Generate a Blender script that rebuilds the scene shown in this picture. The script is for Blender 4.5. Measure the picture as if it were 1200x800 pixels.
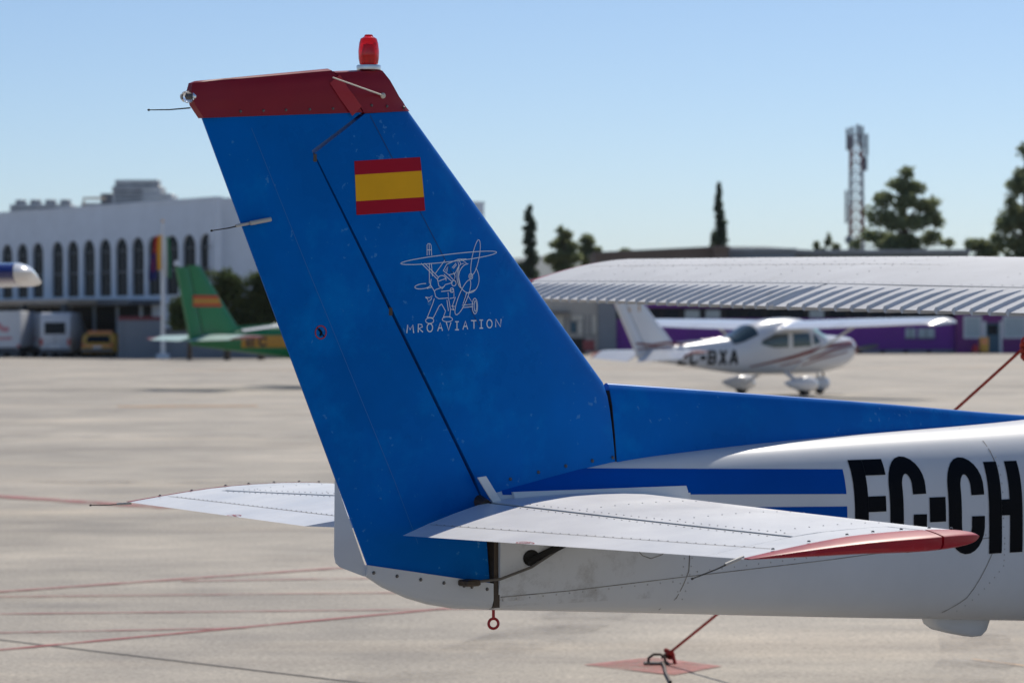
import bpy, bmesh, math, random
from mathutils import Vector, Matrix
R = math.radians
random.seed(7)
for o in list(bpy.data.objects): bpy.data.objects.remove(o)
sc = bpy.context.scene
COL = sc.collection

# ---------------------------------------------------------------- camera, sky, sun, exposure
cam = bpy.data.cameras.new('camera'); camo = bpy.data.objects.new('camera', cam); COL.objects.link(camo)
camo.matrix_world = Matrix.Translation((0, 0, 1.733)) @ Matrix.Rotation(R(90) - 0.00473, 4, 'X') @ Matrix.Rotation(-0.003, 4, 'Z')
cam.lens = 101.46; cam.sensor_width = 36; cam.sensor_fit = 'HORIZONTAL'
cam.clip_start = 0.1; cam.clip_end = 30000
cam.dof.use_dof = True; cam.dof.focus_distance = 8.3; cam.dof.aperture_fstop = 6.3; cam.dof.aperture_blades = 0
sc.camera = camo

SUN_EL, SUN_AZ = 47.0, 23.0          # degrees; azimuth clockwise from +Y (the view direction)
world = bpy.data.worlds.new('World'); sc.world = world; world.use_nodes = True
nt = world.node_tree
sky = nt.nodes.new('ShaderNodeTexSky'); sky.sky_type = 'NISHITA'; sky.sun_disc = False
sky.sun_elevation = R(SUN_EL); sky.sun_rotation = R(SUN_AZ)
sky.altitude = 600; sky.air_density = 0.80; sky.dust_density = 0.40; sky.ozone_density = 4.6
bg = nt.nodes['Background']; bg.inputs['Strength'].default_value = 0.086
nt.links.new(sky.outputs[0], bg.inputs['Color'])
sl = bpy.data.lights.new('sun', 'SUN'); sl.energy = 3.5; sl.angle = R(0.53); sl.color = (1.0, 0.93, 0.82)
so = bpy.data.objects.new('sun', sl); COL.objects.link(so)
sd = Vector((math.sin(R(SUN_AZ)) * math.cos(R(SUN_EL)), math.cos(R(SUN_AZ)) * math.cos(R(SUN_EL)), math.sin(R(SUN_EL))))
so.rotation_euler = sd.to_track_quat('Z', 'Y').to_euler(); so.location = (0, 0, 40)
vs = sc.view_settings; vs.view_transform = 'Standard'; vs.look = 'None'; vs.exposure = 0.24; vs.gamma = 1.0
vs.use_curve_mapping = False

# ---------------------------------------------------------------- materials
def chips(m, col, scale=55, thr=0.70):
    t = m.node_tree; b = t.nodes['Principled BSDF']; N = t.nodes.new; L = t.links.new
    src = b.inputs['Base Color'].links[0].from_socket
    tc = N('ShaderNodeTexCoord'); n = N('ShaderNodeTexNoise'); n.inputs['Scale'].default_value = scale; n.inputs['Detail'].default_value = 3; L(tc.outputs['Object'], n.inputs['Vector'])
    n2 = N('ShaderNodeTexNoise'); n2.inputs['Scale'].default_value = scale * .07; n2.inputs['Detail'].default_value = 4; L(tc.outputs['Object'], n2.inputs['Vector'])
    ad = N('ShaderNodeMath'); ad.operation = 'MULTIPLY_ADD'; ad.inputs[1].default_value = 0.45; L(n2.outputs[0], ad.inputs[0]); L(n.outputs[0], ad.inputs[2])
    r = N('ShaderNodeValToRGB'); r.color_ramp.elements[0].position = thr + .19; r.color_ramp.elements[1].position = thr + .23; r.color_ramp.elements[0].color = (0, 0, 0, 1); r.color_ramp.elements[1].color = (.8, .8, .8, 1); L(ad.outputs[0], r.inputs[0])
    x = N('ShaderNodeMix'); x.data_type = 'RGBA'; L(src, x.inputs[6]); x.inputs[7].default_value = (*col, 1); L(r.outputs[0], x.inputs[0]); L(x.outputs[2], b.inputs['Base Color'])

def material(name, col, rough=0.5, metal=0.0, var=0.0, vscale=3.0, bump=0.0, bscale=40.0, coat=0.0, spec=0.5, col2=None, trans=0.0, stretch=None, thr=None, dirt_sheen=None, dscale=6.0, world=False):
    m = bpy.data.materials.new(name); m.use_nodes = True
    t = m.node_tree; b = t.nodes['Principled BSDF']; N = t.nodes.new; L = t.links.new
    b.inputs['Base Color'].default_value = (*col, 1); b.inputs['Roughness'].default_value = rough
    b.inputs['Metallic'].default_value = metal; b.inputs['Coat Weight'].default_value = coat
    b.inputs['Coat Roughness'].default_value = 0.08
    b.inputs['Specular IOR Level'].default_value = spec; b.inputs['Transmission Weight'].default_value = trans
    if var or bump or dirt_sheen:
        tc = N('ShaderNodeTexCoord'); vec = tc.outputs['Object']
        if world:
            g = N('ShaderNodeNewGeometry'); vec = g.outputs['Position']
        if stretch:
            mp = N('ShaderNodeMapping'); mp.inputs['Scale'].default_value = stretch; L(vec, mp.inputs[0]); vec = mp.outputs[0]
    csock = None
    if var:
        n = N('ShaderNodeTexNoise'); n.inputs['Scale'].default_value = vscale; n.inputs['Detail'].default_value = 6; n.inputs['Roughness'].default_value = 0.62
        L(vec, n.inputs['Vector'])
        r = N('ShaderNodeValToRGB'); r.color_ramp.elements[0].position = 0.3; r.color_ramp.elements[1].position = 0.7
        c2 = col2 or tuple(max(0, c * (1 - var)) for c in col); c1 = tuple(min(1, c * (1 + var * 0.5)) for c in col)
        r.color_ramp.elements[0].color = (*c2, 1); r.color_ramp.elements[1].color = (*c1, 1)
        L(n.outputs[0], r.inputs[0]); csock = r.outputs[0]
        rr = N('ShaderNodeMapRange'); rr.inputs['To Min'].default_value = max(0.03, rough - 0.1); rr.inputs['To Max'].default_value = min(1, rough + 0.12)
        L(n.outputs[0], rr.inputs[0]); L(rr.outputs[0], b.inputs['Roughness'])
    if dirt_sheen:
        n2 = N('ShaderNodeTexNoise'); n2.inputs['Scale'].default_value = dscale; n2.inputs['Detail'].default_value = 9; n2.inputs['Roughness'].default_value = 0.7
        L(vec, n2.inputs['Vector'])
        r2 = N('ShaderNodeValToRGB'); r2.color_ramp.elements[0].position = thr or 0.6; r2.color_ramp.elements[1].position = (thr or 0.6) + 0.16
        r2.color_ramp.elements[0].color = (0, 0, 0, 1); r2.color_ramp.elements[1].color = (0.75, 0.75, 0.75, 1)
        L(n2.outputs[0], r2.inputs[0])
        mx = N('ShaderNodeMix'); mx.data_type = 'RGBA'
        if csock: L(csock, mx.inputs[6])
        else: mx.inputs[6].default_value = (*col, 1)
        mx.inputs[7].default_value = (*dirt_sheen, 1); L(r2.outputs[0], mx.inputs[0]); csock = mx.outputs[2]
    if csock: L(csock, b.inputs['Base Color'])
    if bump:
        nb = N('ShaderNodeTexNoise'); nb.inputs['Scale'].default_value = bscale; nb.inputs['Detail'].default_value = 5; L(vec, nb.inputs['Vector'])
        bp = N('ShaderNodeBump'); bp.inputs['Strength'].default_value = bump; bp.inputs['Distance'].default_value = 0.02
        L(nb.outputs[0], bp.inputs['Height']); L(bp.outputs[0], b.inputs['Normal'])
    return m

M = {}
M['blue'] = material('blue_paint', (0.0, 0.128, 0.49), 0.27, var=0.22, vscale=1.7, bump=0.022, bscale=5, spec=0.35, dirt_sheen=(0.0, 0.20, 0.60), dscale=2.4, thr=0.52)  # lighter blotches paint sheen and fading into the blue
M['blue'].node_tree.nodes['Principled BSDF'].inputs['Specular Tint'].default_value = (0.0, 0.30, 0.75, 1)
chips(M['blue'], (0.06, 0.24, 0.55), 48, 0.735)
M['blue_stripe'] = material('blue_vinyl', (0.0, 0.075, 0.40), 0.32, var=0.08, vscale=4, spec=0.2)
M['blue_stripe'].node_tree.nodes['Principled BSDF'].inputs['Specular Tint'].default_value = (0.0, 0.25, 0.75, 1)
M['white'] = material('white_paint', (0.665, 0.68, 0.70), 0.42, var=0.06, vscale=3, bump=0.008, bscale=6, spec=0.18)
M['white_top'] = material('weathered_white_paint', (0.78, 0.78, 0.77), 0.36, var=0.09, vscale=4, bump=0.01, bscale=9, dirt_sheen=(0.60, 0.585, 0.56), dscale=7, thr=0.60)
M['wing_white'] = material('grey_white_paint', (0.60, 0.615, 0.64), 0.65, spec=0.2, var=0.10, vscale=3, bump=0.01, bscale=9, dirt_sheen=(0.46, 0.46, 0.46), dscale=5, thr=0.60)  # greyer and rougher than the tailplane white
M['white_dirty'] = material('oil_stained_white_paint', (0.66, 0.635, 0.59), 0.42, var=0.15, vscale=5, dirt_sheen=(0.34, 0.28, 0.21), dscale=8, thr=0.59)
M['red'] = material('red_fibreglass', (0.27, 0.006, 0.018), 0.34, var=0.14, vscale=5, spec=0.3, bump=0.01, bscale=9)
M['red_tip'] = material('faded_red_fibreglass', (0.36, 0.006, 0.022), 0.42, var=0.18, vscale=9, spec=0.3, dirt_sheen=(0.42, 0.06, 0.09), dscale=16, thr=0.57)
M['red_bright'] = material('bright_red_and_lit_strip', (0.42, 0.008, 0.014), 0.35, var=0.1)  # bright red, also for the painted sunlit strip on the rudder cap
M['black'] = material('black_vinyl', (0.003, 0.004, 0.007), 0.45, var=0.2, vscale=30, spec=0.08)
M['gap'] = material('dark_gap', (0.012, 0.011, 0.010), 0.8)
M['seam'] = material('grimy_seam', (0.30, 0.28, 0.25), 0.8, var=0.6, vscale=25)
M['rivet'] = material('grey_rivet_metal', (0.44, 0.43, 0.42), 0.45, metal=0.2)  # one plain grey for the rivet heads
M['screw'] = material('dark_steel_screw', (0.16, 0.15, 0.14), 0.4, metal=0.7)
M['grease'] = material('greasy_steel', (0.09, 0.065, 0.045), 0.5, metal=0.4, var=0.5, vscale=20)
M['alu'] = material('aluminium', (0.72, 0.72, 0.72), 0.3, metal=0.9)
M['chrome'] = material('bright_steel', (0.8, 0.8, 0.8), 0.12, metal=1.0)
M['rubber'] = material('black_rubber', (0.018, 0.018, 0.018), 0.7)
M['flag_red'] = material('flag_red_vinyl', (0.40, 0.003, 0.020), 0.4, var=0.06, vscale=9, spec=0.15)
M['flag_yellow'] = material('flag_yellow_vinyl', (0.86, 0.42, 0.008), 0.4, var=0.06, vscale=9, spec=0.15)
M['logo'] = material('white_line_print', (0.72, 0.76, 0.80), 0.4)
M['redglass'] = material('red_glass', (0.95, 0.015, 0.02), 0.10, trans=0.75)
M['redcore'] = material('red_lamp_core', (0.55, 0.02, 0.02), 0.3)
M['clear'] = material('clear_glass', (0.95, 0.95, 0.95), 0.04, trans=0.95)
M['rod'] = material('cream_rod', (0.70, 0.62, 0.50), 0.5)
M['tip_plastic'] = material('grey_plastic_sleeve', (0.50, 0.47, 0.42), 0.5)
M['rope'] = material('red_braided_rope', (0.40, 0.03, 0.02), 0.75, var=0.45, vscale=60)
M['steel'] = material('rusty_steel', (0.11, 0.085, 0.07), 0.6, metal=0.5, var=0.4, vscale=15)

# ---------------------------------------------------------------- mesh helpers
def tagged(o, label=None, cat=None, group=None, kind=None):
    if label: o['label'] = label
    if cat: o['category'] = cat
    if group: o['group'] = group
    if kind: o['kind'] = kind
    return o
def empty(name, loc=(0, 0, 0), rz=0.0, scale=1.0):
    o = bpy.data.objects.new(name, None); COL.objects.link(o)
    o.location = loc; o.rotation_euler = (0, 0, rz); o.scale = (scale,) * 3; o.empty_display_size = 0.2
    return o
def obj(name, vf, mat, parent=None, smooth=35, kind=None, loc=None):
    v, f = vf
    me = bpy.data.meshes.new(name); me.from_pydata([tuple(p) for p in v], [], [tuple(q) for q in f]); me.validate(); me.update()
    bm = bmesh.new(); bm.from_mesh(me); bmesh.ops.recalc_face_normals(bm, faces=bm.faces[:]); bm.to_mesh(me); bm.free()
    if smooth:
        me.shade_smooth(); me.set_sharp_from_angle(angle=R(smooth))
    mats = mat if isinstance(mat, (list, tuple)) else [mat]
    for k in mats: me.materials.append(M[k] if isinstance(k, str) else k)
    o = bpy.data.objects.new(name, me); COL.objects.link(o)
    if parent: o.parent = parent
    if kind: o['kind'] = kind
    if loc: o.location = loc
    return o
def join(*vfs):
    V, F = [], []
    for v, f in vfs:
        n = len(V); V += list(v); F += [tuple(i + n for i in q) for q in f]
    return V, F
def box(x0, x1, y0, y1, z0, z1):
    v = [(x, y, z) for z in (z0, z1) for y in (y0, y1) for x in (x0, x1)]
    return v, [(0, 2, 3, 1), (4, 5, 7, 6), (0, 1, 5, 4), (2, 6, 7, 3), (0, 4, 6, 2), (1, 3, 7, 5)]
def bbox(x0, x1, y0, y1, z0, z1, c=0.02):      # chamfered box: two inset rings each way
    def ring(z, i): return [(x0 + i, y0 + i + c, z), (x0 + i + c, y0 + i, z), (x1 - i - c, y0 + i, z), (x1 - i, y0 + i + c, z), (x1 - i, y1 - i - c, z), (x1 - i - c, y1 - i, z), (x0 + i + c, y1 - i, z), (x0 + i, y1 - i - c, z)]
    return loft([ring(z0, c), ring(z0 + c, 0), ring(z1 - c, 0), ring(z1, c)])
def loft(rings, cap0=True, cap1=True, closed=True):
    n = len(rings[0]); V = [p for r in rings for p in r]; F = []
    for i in range(len(rings) - 1):
        for j in range(n if closed else n - 1):
            k = (j + 1) % n
            F.append((i * n + j, i * n + k, (i + 1) * n + k, (i + 1) * n + j))
    if cap0: F.append(tuple(range(n))[::-1])
    if cap1: F.append(tuple((len(rings) - 1) * n + j for j in range(n)))
    return V, F
def tube(pts, r, n=8, r1=None):
    pts = [Vector(p) for p in pts]; rings = []
    up = None
    for i, p in enumerate(pts):
        a = pts[max(0, i - 1)]; b = pts[min(len(pts) - 1, i + 1)]; d = (b - a).normalized()
        if up is None:
            up = d.cross(Vector((0, 0, 1)));
            if up.length < 0.05: up = d.cross(Vector((0, 1, 0)))
        s = (up - d * up.dot(d)).normalized(); up = s; t = d.cross(s)
        rr = r if r1 is None else r + (r1 - r) * i / (len(pts) - 1)
        rings.append([p + (s * math.cos(2 * math.pi * k / n) + t * math.sin(2 * math.pi * k / n)) * rr for k in range(n)])
    return loft(rings)
def lathe(prof, axis=(0, 0, 1), org=(0, 0, 0), n=20):
    a = Vector(axis).normalized(); s = a.cross(Vector((0.3, 1, 0.2))).normalized(); t = a.cross(s); o = Vector(org)
    return loft([[o + a * h + (s * math.cos(2 * math.pi * k / n) + t * math.sin(2 * math.pi * k / n)) * max(r, 1e-4) for k in range(n)] for r, h in prof])
def torus(c, axis, R1, r, n=24, m=8):
    a = Vector(axis).normalized(); s = a.cross(Vector((0.31, 1, 0.2))).normalized(); t = a.cross(s); c = Vector(c); V = []; F = []
    for i in range(n):
        q = 2 * math.pi * i / n; e = s * math.cos(q) + t * math.sin(q)
        for j in range(m):
            w = 2 * math.pi * j / m; V.append(c + e * (R1 + r * math.cos(w)) + a * r * math.sin(w))
    for i in range(n):
        for j in range(m):
            F.append((i * m + j, ((i + 1) % n) * m + j, ((i + 1) % n) * m + (j + 1) % m, i * m + (j + 1) % m))
    return V, F
def prism(poly, axis, a, b):      # polygon in the two other axes, extruded along axis from a to b
    def P(u, v, w): return {'x': (w, u, v), 'y': (u, w, v), 'z': (u, v, w)}[axis]
    return loft([[P(u, v, a) for u, v in poly], [P(u, v, b) for u, v in poly]])
def gridmap(fn, u0, u1, v0, v1, nu, nv):
    V = [fn(u0 + (u1 - u0) * i / nu, v0 + (v1 - v0) * j / nv) for j in range(nv + 1) for i in range(nu + 1)]
    F = [(j * (nu + 1) + i, j * (nu + 1) + i + 1, (j + 1) * (nu + 1) + i + 1, (j + 1) * (nu + 1) + i) for j in range(nv) for i in range(nu)]
    return V, F
def resample(pts, step):
    out = [pts[0]]
    for a, b in zip(pts, pts[1:]):
        L = math.dist(a, b); k = max(1, int(L / step))
        for i in range(1, k + 1): out.append(tuple(a[q] + (b[q] - a[q]) * i / k for q in range(2)))
    return out
def ribbon(pts, w, fn, step=0.03, closed=False, nw=1):   # 2D stroke of width w laid on a surface fn(u, v)
    pts = resample(pts, step); V = []; n = len(pts)
    for i, p in enumerate(pts):
        a, b = pts[max(0, i - 1)], pts[min(n - 1, i + 1)]
        if closed and i in (0, n - 1): a, b = pts[n - 2], pts[1]
        dx, dy = b[0] - a[0], b[1] - a[1]; l = math.hypot(dx, dy) or 1; ex, ey = -dy / l, dx / l
        ww = w(i / max(1, n - 1)) if callable(w) else w
        for k in range(nw + 1):
            q = ww * (0.5 - k / nw); V.append(fn(p[0] + ex * q, p[1] + ey * q))
    m = nw + 1
    return V, [(m * i + k, m * i + k + 1, m * i + m + k + 1, m * i + m + k) for i in range(n - 1) for k in range(nw)]
def lerp(tab, x):
    if x <= tab[0][0]: return tab[0][1:]
    for a, b in zip(tab, tab[1:]):
        if x <= b[0]:
            t = (x - a[0]) / (b[0] - a[0]); return tuple(p + (q - p) * t for p, q in zip(a[1:], b[1:]))
    return tab[-1][1:]
def smoothtab(tab, x):            # Catmull-Rom through table rows
    xs = [t[0] for t in tab]
    if x <= xs[0]: return tab[0][1:]
    if x >= xs[-1]: return tab[-1][1:]
    i = max(k for k in range(len(xs) - 1) if xs[k] <= x)
    t = (x - xs[i]) / (xs[i + 1] - xs[i]); out = []
    for c in range(1, len(tab[0])):
        p1, p2 = tab[i][c], tab[i + 1][c]; h = xs[i + 1] - xs[i]
        m1 = (p2 - tab[i - 1][c]) / (xs[i + 1] - xs[i - 1]) * h if i > 0 else p2 - p1
        m2 = (tab[i + 2][c] - p1) / (xs[i + 2] - xs[i]) * h if i + 2 < len(xs) else p2 - p1
        out.append((2*t**3-3*t*t+1)*p1 + (t**3-2*t*t+t)*m1 + (-2*t**3+3*t*t)*p2 + (t**3-t*t)*m2)
    return tuple(out)
def naca(u, t):                   # half thickness over chord
    u = min(max(u, 0), 1)
    return 5 * t * (0.2969 * math.sqrt(u) - 0.126 * u - 0.3516 * u * u + 0.2843 * u ** 3 - 0.1036 * u ** 4)
def airfoil(c, t, camber, n=14, u0=0.0, u1=1.0):    # closed loop of (u, z/c) from u1 over the top to u0 and back below
    us = [u0 + (u1 - u0) * (1 - math.cos(math.pi * i / n)) / 2 for i in range(n + 1)]
    def cz(u): return camber * 4 * u * (1 - u)
    up = [(u, cz(u) + naca(u, t)) for u in us]; lo = [(u, cz(u) - naca(u, t)) for u in us]
    return up[::-1] + lo[1 if u0 == 0 else 0:(-1 if u1 >= 1 else None)]
def rivets(pts, r, h):            # pts: (position, normal)
    V, F = [], []
    for p, nrm in pts:
        nrm = Vector(nrm).normalized(); s = nrm.cross(Vector((0.37, 0.71, 0.2))).normalized(); t = nrm.cross(s); p = Vector(p); b = len(V)
        for q, rr in ((0.0, 1.0), (h, 0.6)):
            V += [p + nrm * q + (s * math.cos(k * math.pi / 3) + t * math.sin(k * math.pi / 3)) * r * rr for k in range(6)]
        F += [(b + k, b + (k + 1) % 6, b + 6 + (k + 1) % 6, b + 6 + k) for k in range(6)] + [tuple(b + 6 + k for k in range(6))]
    return V, F

# ---------------------------------------------------------------- ground
def concrete():
    m = bpy.data.materials.new('apron_concrete'); m.use_nodes = True; t = m.node_tree; b = t.nodes['Principled BSDF']; N = t.nodes.new; L = t.links.new
    g = N('ShaderNodeNewGeometry')
    def noise(scale, det, stretch=(1, 1, 1), rough=0.6):
        mp = N('ShaderNodeMapping'); mp.inputs['Scale'].default_value = stretch; L(g.outputs['Position'], mp.inputs[0])
        n = N('ShaderNodeTexNoise'); n.inputs['Scale'].default_value = scale; n.inputs['Detail'].default_value = det; n.inputs['Roughness'].default_value = rough; L(mp.outputs[0], n.inputs['Vector']); return n.outputs[0]
    def ramp(s, p0, c0, p1, c1):
        r = N('ShaderNodeValToRGB'); r.color_ramp.elements[0].position = p0; r.color_ramp.elements[1].position = p1
        r.color_ramp.elements[0].color = (*c0, 1); r.color_ramp.elements[1].color = (*c1, 1); L(s, r.inputs[0]); return r.outputs[0]
    def mix(a, bb, fac, mode='MIX'):
        x = N('ShaderNodeMix'); x.data_type = 'RGBA'; x.blend_type = mode
        L(a, x.inputs[6]); L(bb, x.inputs[7])
        if isinstance(fac, float): x.inputs[0].default_value = fac
        else: L(fac, x.inputs[0])
        return x.outputs[2]
    base = ramp(noise(0.22, 7, (1, 0.8, 1)), 0.34, (0.320, 0.292, 0.252), 0.66, (0.495, 0.445, 0.375))
    mid = ramp(noise(1.3, 9, (0.7, 1.2, 1)), 0.32, (0.72, 0.72, 0.735), 0.68, (1.16, 1.15, 1.12))
    c = mix(base, mid, 0.8, 'MULTIPLY')
    fine = ramp(noise(34, 8, rough=0.8), 0.38, (0.52, 0.52, 0.52), 0.62, (1.32, 1.32, 1.32))
    c = mix(c, fine, 0.75, 'MULTIPLY')
    streak = ramp(noise(0.5, 6, (0.10, 1.0, 1)), 0.50, (1, 1, 1), 0.68, (0.80, 0.80, 0.815))
    c = mix(c, streak, 0.9, 'MULTIPLY')
    spot = ramp(noise(2.6, 5), 0.66, (1, 1, 1), 0.74, (0.66, 0.64, 0.62))
    c = mix(c, spot, 0.7, 'MULTIPLY')
    speck = ramp(noise(11, 4, rough=0.7), 0.60, (1, 1, 1), 0.70, (0.62, 0.61, 0.60))
    c = mix(c, speck, 0.8, 'MULTIPLY')
    pale = ramp(noise(0.45, 6, (0.35, 1.1, 1)), 0.52, (1, 1, 1), 0.66, (1.22, 1.17, 1.10))
    c = mix(c, pale, 0.8, 'MULTIPLY')
    L(c, b.inputs['Base Color']); b.inputs['Roughness'].default_value = 0.82
    bp = N('ShaderNodeBump'); bp.inputs['Strength'].default_value = 0.25; bp.inputs['Distance'].default_value = 0.006
    L(noise(90, 4), bp.inputs['Height']); L(bp.outputs[0], b.inputs['Normal'])
    return m
M['concrete'] = concrete()
M['dry_ground'] = material('dry_grass_ground', (0.20, 0.17, 0.10), 0.95, var=0.4, vscale=0.05, world=True)
obj('ground', ([(-5500, -450, -0.02), (5500, -450, -0.02), (5500, 8500, -0.02), (-5500, 8500, -0.02)], [(0, 1, 2, 3)]), 'dry_ground', kind='structure', smooth=0)
obj('apron', ([(-160, -25, 0), (160, -25, 0), (160, 204, 0), (-160, 204, 0)], [(0, 1, 2, 3)]), 'concrete', kind='structure', smooth=0)
def paint(name, col, wear, scale=3.0, lo=0.12, hi_=0.95):
    m = bpy.data.materials.new(name); m.use_nodes = True; t = m.node_tree; b = t.nodes['Principled BSDF']; N = t.nodes.new; L = t.links.new
    g = N('ShaderNodeNewGeometry'); n = N('ShaderNodeTexNoise'); n.inputs['Scale'].default_value = scale; n.inputs['Detail'].default_value = 9; n.inputs['Roughness'].default_value = 0.75
    L(g.outputs['Position'], n.inputs['Vector'])
    r = N('ShaderNodeValToRGB'); r.color_ramp.elements[0].position = wear - 0.12; r.color_ramp.elements[1].position = wear + 0.14
    r.color_ramp.elements[0].color = (lo, lo, lo, 1); r.color_ramp.elements[1].color = (hi_, hi_, hi_, 1); L(n.outputs[0], r.inputs[0])
    tr = N('ShaderNodeBsdfTransparent'); mx = N('ShaderNodeMixShader'); out = t.nodes['Material Output']
    L(r.outputs[0], mx.inputs[0]); L(tr.outputs[0], mx.inputs[1]); L(b.outputs[0], mx.inputs[2]); L(mx.outputs[0], out.inputs[0])
    b.inputs['Base Color'].default_value = (*col, 1); b.inputs['Roughness'].default_value = 0.7
    return m
M['line_red'] = paint('worn_red_line_paint', (0.36, 0.065, 0.07), 0.40)
M['line_pink'] = paint('faded_red_line_paint', (0.38, 0.14, 0.135), 0.45)
M['line_orange'] = paint('faded_orange_marking', (0.58, 0.30, 0.10), 0.47, 1.2, 0.05)
M['stain'] = paint('tyre_and_oil_stain', (0.24, 0.215, 0.195), 0.60, 1.3, 0.0, 0.55)
M['joint_shadow'] = material('tar_joint_and_shadow', (0.13, 0.12, 0.115), 0.8, var=0.4, vscale=12, world=True)  # tar colour, shared with the painted aircraft shadow stripe
ZL = [0.004]
def line(name, pts, w, mat):
    z = ZL[0]; ZL[0] += 0.0005
    obj(name, ribbon(pts, w, lambda u, v: (u, v, z), step=0.8), mat, kind='structure', smooth=0)
def extend(a, b, k0, k1): return [(a[0] + (a[0] - b[0]) * k0, a[1] + (a[1] - b[1]) * k0), (b[0] + (b[0] - a[0]) * k1, b[1] + (b[1] - a[1]) * k1)]
line('joint_and_shadow_line', extend((-2.86, 16.10), (-0.84, 14.19), 4, 1), 0.022, 'joint_shadow')
line('apron_line', extend((-2.77, 15.59), (-0.42, 17.81), 3, 0.25), 0.055, 'line_red')
line('apron_line', extend((-2.92, 16.46), (-2.11, 16.60), 3, 0.7), 0.05, 'line_pink')
line('apron_line', extend((-3.11, 17.55), (-1.05, 17.71), 3, 0.6), 0.05, 'line_pink')
line('apron_line', extend((-3.31, 18.67), (-1.11, 18.85), 3, 0.5), 0.05, 'line_pink')
line('apron_line', extend((-3.38, 19.03), (-1.23, 20.86), 2, 0.6), 0.09, 'line_pink')
line('apron_line', extend((-2.17, 19.80), (-1.18, 19.94), 0.1, 3), 0.06, 'line_pink')
line('apron_line', extend((-5.31, 29.90), (-3.87, 28.45), 2, 0.4), 0.30, 'line_pink')
line('apron_line', extend((2.39, 14.99), (2.61, 14.69), 0.0, 4), 0.03, 'line_orange')
line('taxi_marking', [(-8.8, 64.3), (-8.0, 64.4), (-5.7, 64.6)], lambda t: 0.35 + 0.75 * math.sin(math.pi * (0.15 + 0.7 * t)), 'line_orange')
line('taxi_marking', [(-14, 120), (30, 122)], 0.8, 'line_orange')
line('apron_stain', [(-1.3, 12.4), (-0.45, 14.6), (0.1, 16.2), (0.75, 18.4)], 0.55, 'stain')
line('apron_stain', [(2.15, 13.9), (2.45, 15.1), (2.6, 16.3)], 0.40, 'stain')
line('joint_and_shadow_line', [(-30, 81.6), (-5.4, 82.0), (30, 82.6)], 0.30, 'joint_shadow')  # dark stripe painted in as the green aircraft's shadow
line('apron_stain', [(-26, 47.0), (-2, 46.2)], 0.9, 'stain')
line('apron_stain', [(-30, 98.0), (24, 99)], 1.6, 'stain')
line('apron_stain', [(-8, 33.0), (-1, 32.2)], 0.5, 'stain')
line('apron_stain', [(-40, 140), (40, 138)], 2.5, 'stain')
M['patch_red'] = paint('faded_red_patch_paint', (0.40, 0.14, 0.12), 0.45, 2.5)
obj('anchor_patch', ([(0.36, 14.82, 0.0042), (0.80, 14.36, 0.0042), (1.07, 14.74, 0.0042), (0.73, 15.16, 0.0042)], [(0, 1, 2, 3)]), 'patch_red', kind='structure', smooth=0)

# ---------------------------------------------------------------- the near aircraft
HX, HY, HROT = -0.081, 8.371, R(37.29)
plane = empty('light_aircraft', (HX, HY, 0), HROT)
tagged(plane, 'parked high wing light aircraft with large blue tail fin, red fin cap and EC-CH lettering', 'airplane')
def to_world(x, y, z): return (HX + x * math.cos(HROT) - y * math.sin(HROT), HY + x * math.sin(HROT) + y * math.cos(HROT), z)

FUS = [(0.0, 0.916, 1.278, 0.058), (0.3, 0.893, 1.325, 0.092), (0.6, 0.870, 1.350, 0.126), (1.3, 0.815, 1.385, 0.200), (2.27, 0.742, 1.420, 0.292), (2.9, 0.69, 1.47, 0.36),
       (3.3, 0.65, 1.56, 0.42), (3.7, 0.61, 1.76, 0.46), (4.2, 0.57, 1.93, 0.50), (4.7, 0.55, 1.97, 0.52), (5.1, 0.55, 1.93, 0.52), (5.45, 0.56, 1.68, 0.51), (5.75, 0.58, 1.46, 0.49), (6.3, 0.64, 1.40, 0.43), (6.7, 0.74, 1.32, 0.33), (6.85, 0.82, 1.24, 0.20)]
def fus(x): return smoothtab(FUS, x)
FN = 3.0
def fus_y(x, z):
    zb, zt, b = fus(x); zc = (zb + zt) / 2; h = (zt - zb) / 2; q = min(0.9995, abs((z - zc) / h)); return b * (1 - q ** FN) ** (1 / FN)
def fus_ring(x, n=48):
    zb, zt, b = fus(x); zc = (zb + zt) / 2; h = (zt - zb) / 2; out = []
    for k in range(n):
        a = 2 * math.pi * k / n; c, s = math.cos(a), math.sin(a)
        out.append((x, b * math.copysign(abs(c) ** (2 / FN), c), zc + h * math.copysign(abs(s) ** (2 / FN), s)))
    return out
xs = [0.012 + 0.0] + [0.1 * i for i in range(1, 69)]
fuselage = obj('fuselage', loft([fus_ring(x) for x in xs if x <= 6.85] + [fus_ring(6.85)]), 'white', plane, smooth=50)
def on_side(off):
    def f(x, z):
        e = 0.004; y = fus_y(x, z); dz = (fus_y(x, z + e) - fus_y(x, z - e)) / (2 * e); dx = (fus_y(x + e, z) - fus_y(x - e, z)) / (2 * e)
        n = Vector((-dx, 1, -dz)).normalized(); p = Vector((x, y, z)) + n * off
        return (p.x, -p.y, p.z)
    return f
# paint bands on the side of the tail cone
side = on_side(0.0012)
def band(name, x0, x1, zlo, zhi, mat='blue_stripe', nx=40, nz=8):
    return obj(name, gridmap(lambda u, v: side(u, zlo(u) + (zhi(u) - zlo(u)) * v), x0, x1, 0, 1, nx, nz), mat, fuselage, smooth=60)
def hi(x): return 1.312 - 0.030 * (x - 0.5)
band('blue_stripe', 0.03, 1.262, lambda x: max(fus(x)[0] + .03, min(hi(x) - 0.02, 1.236 - 0.030 * (x - 0.5) - 0.00 * x)), lambda x: min(hi(x), fus(x)[1] - 0.012))
band('blue_stripe', 0.70, 1.262, lambda x: 1.146 - 0.028 * (x - 0.5), lambda x: 1.146 + min(0.050, (x - 0.70) * 0.4) - 0.028 * (x - 0.5))
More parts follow.
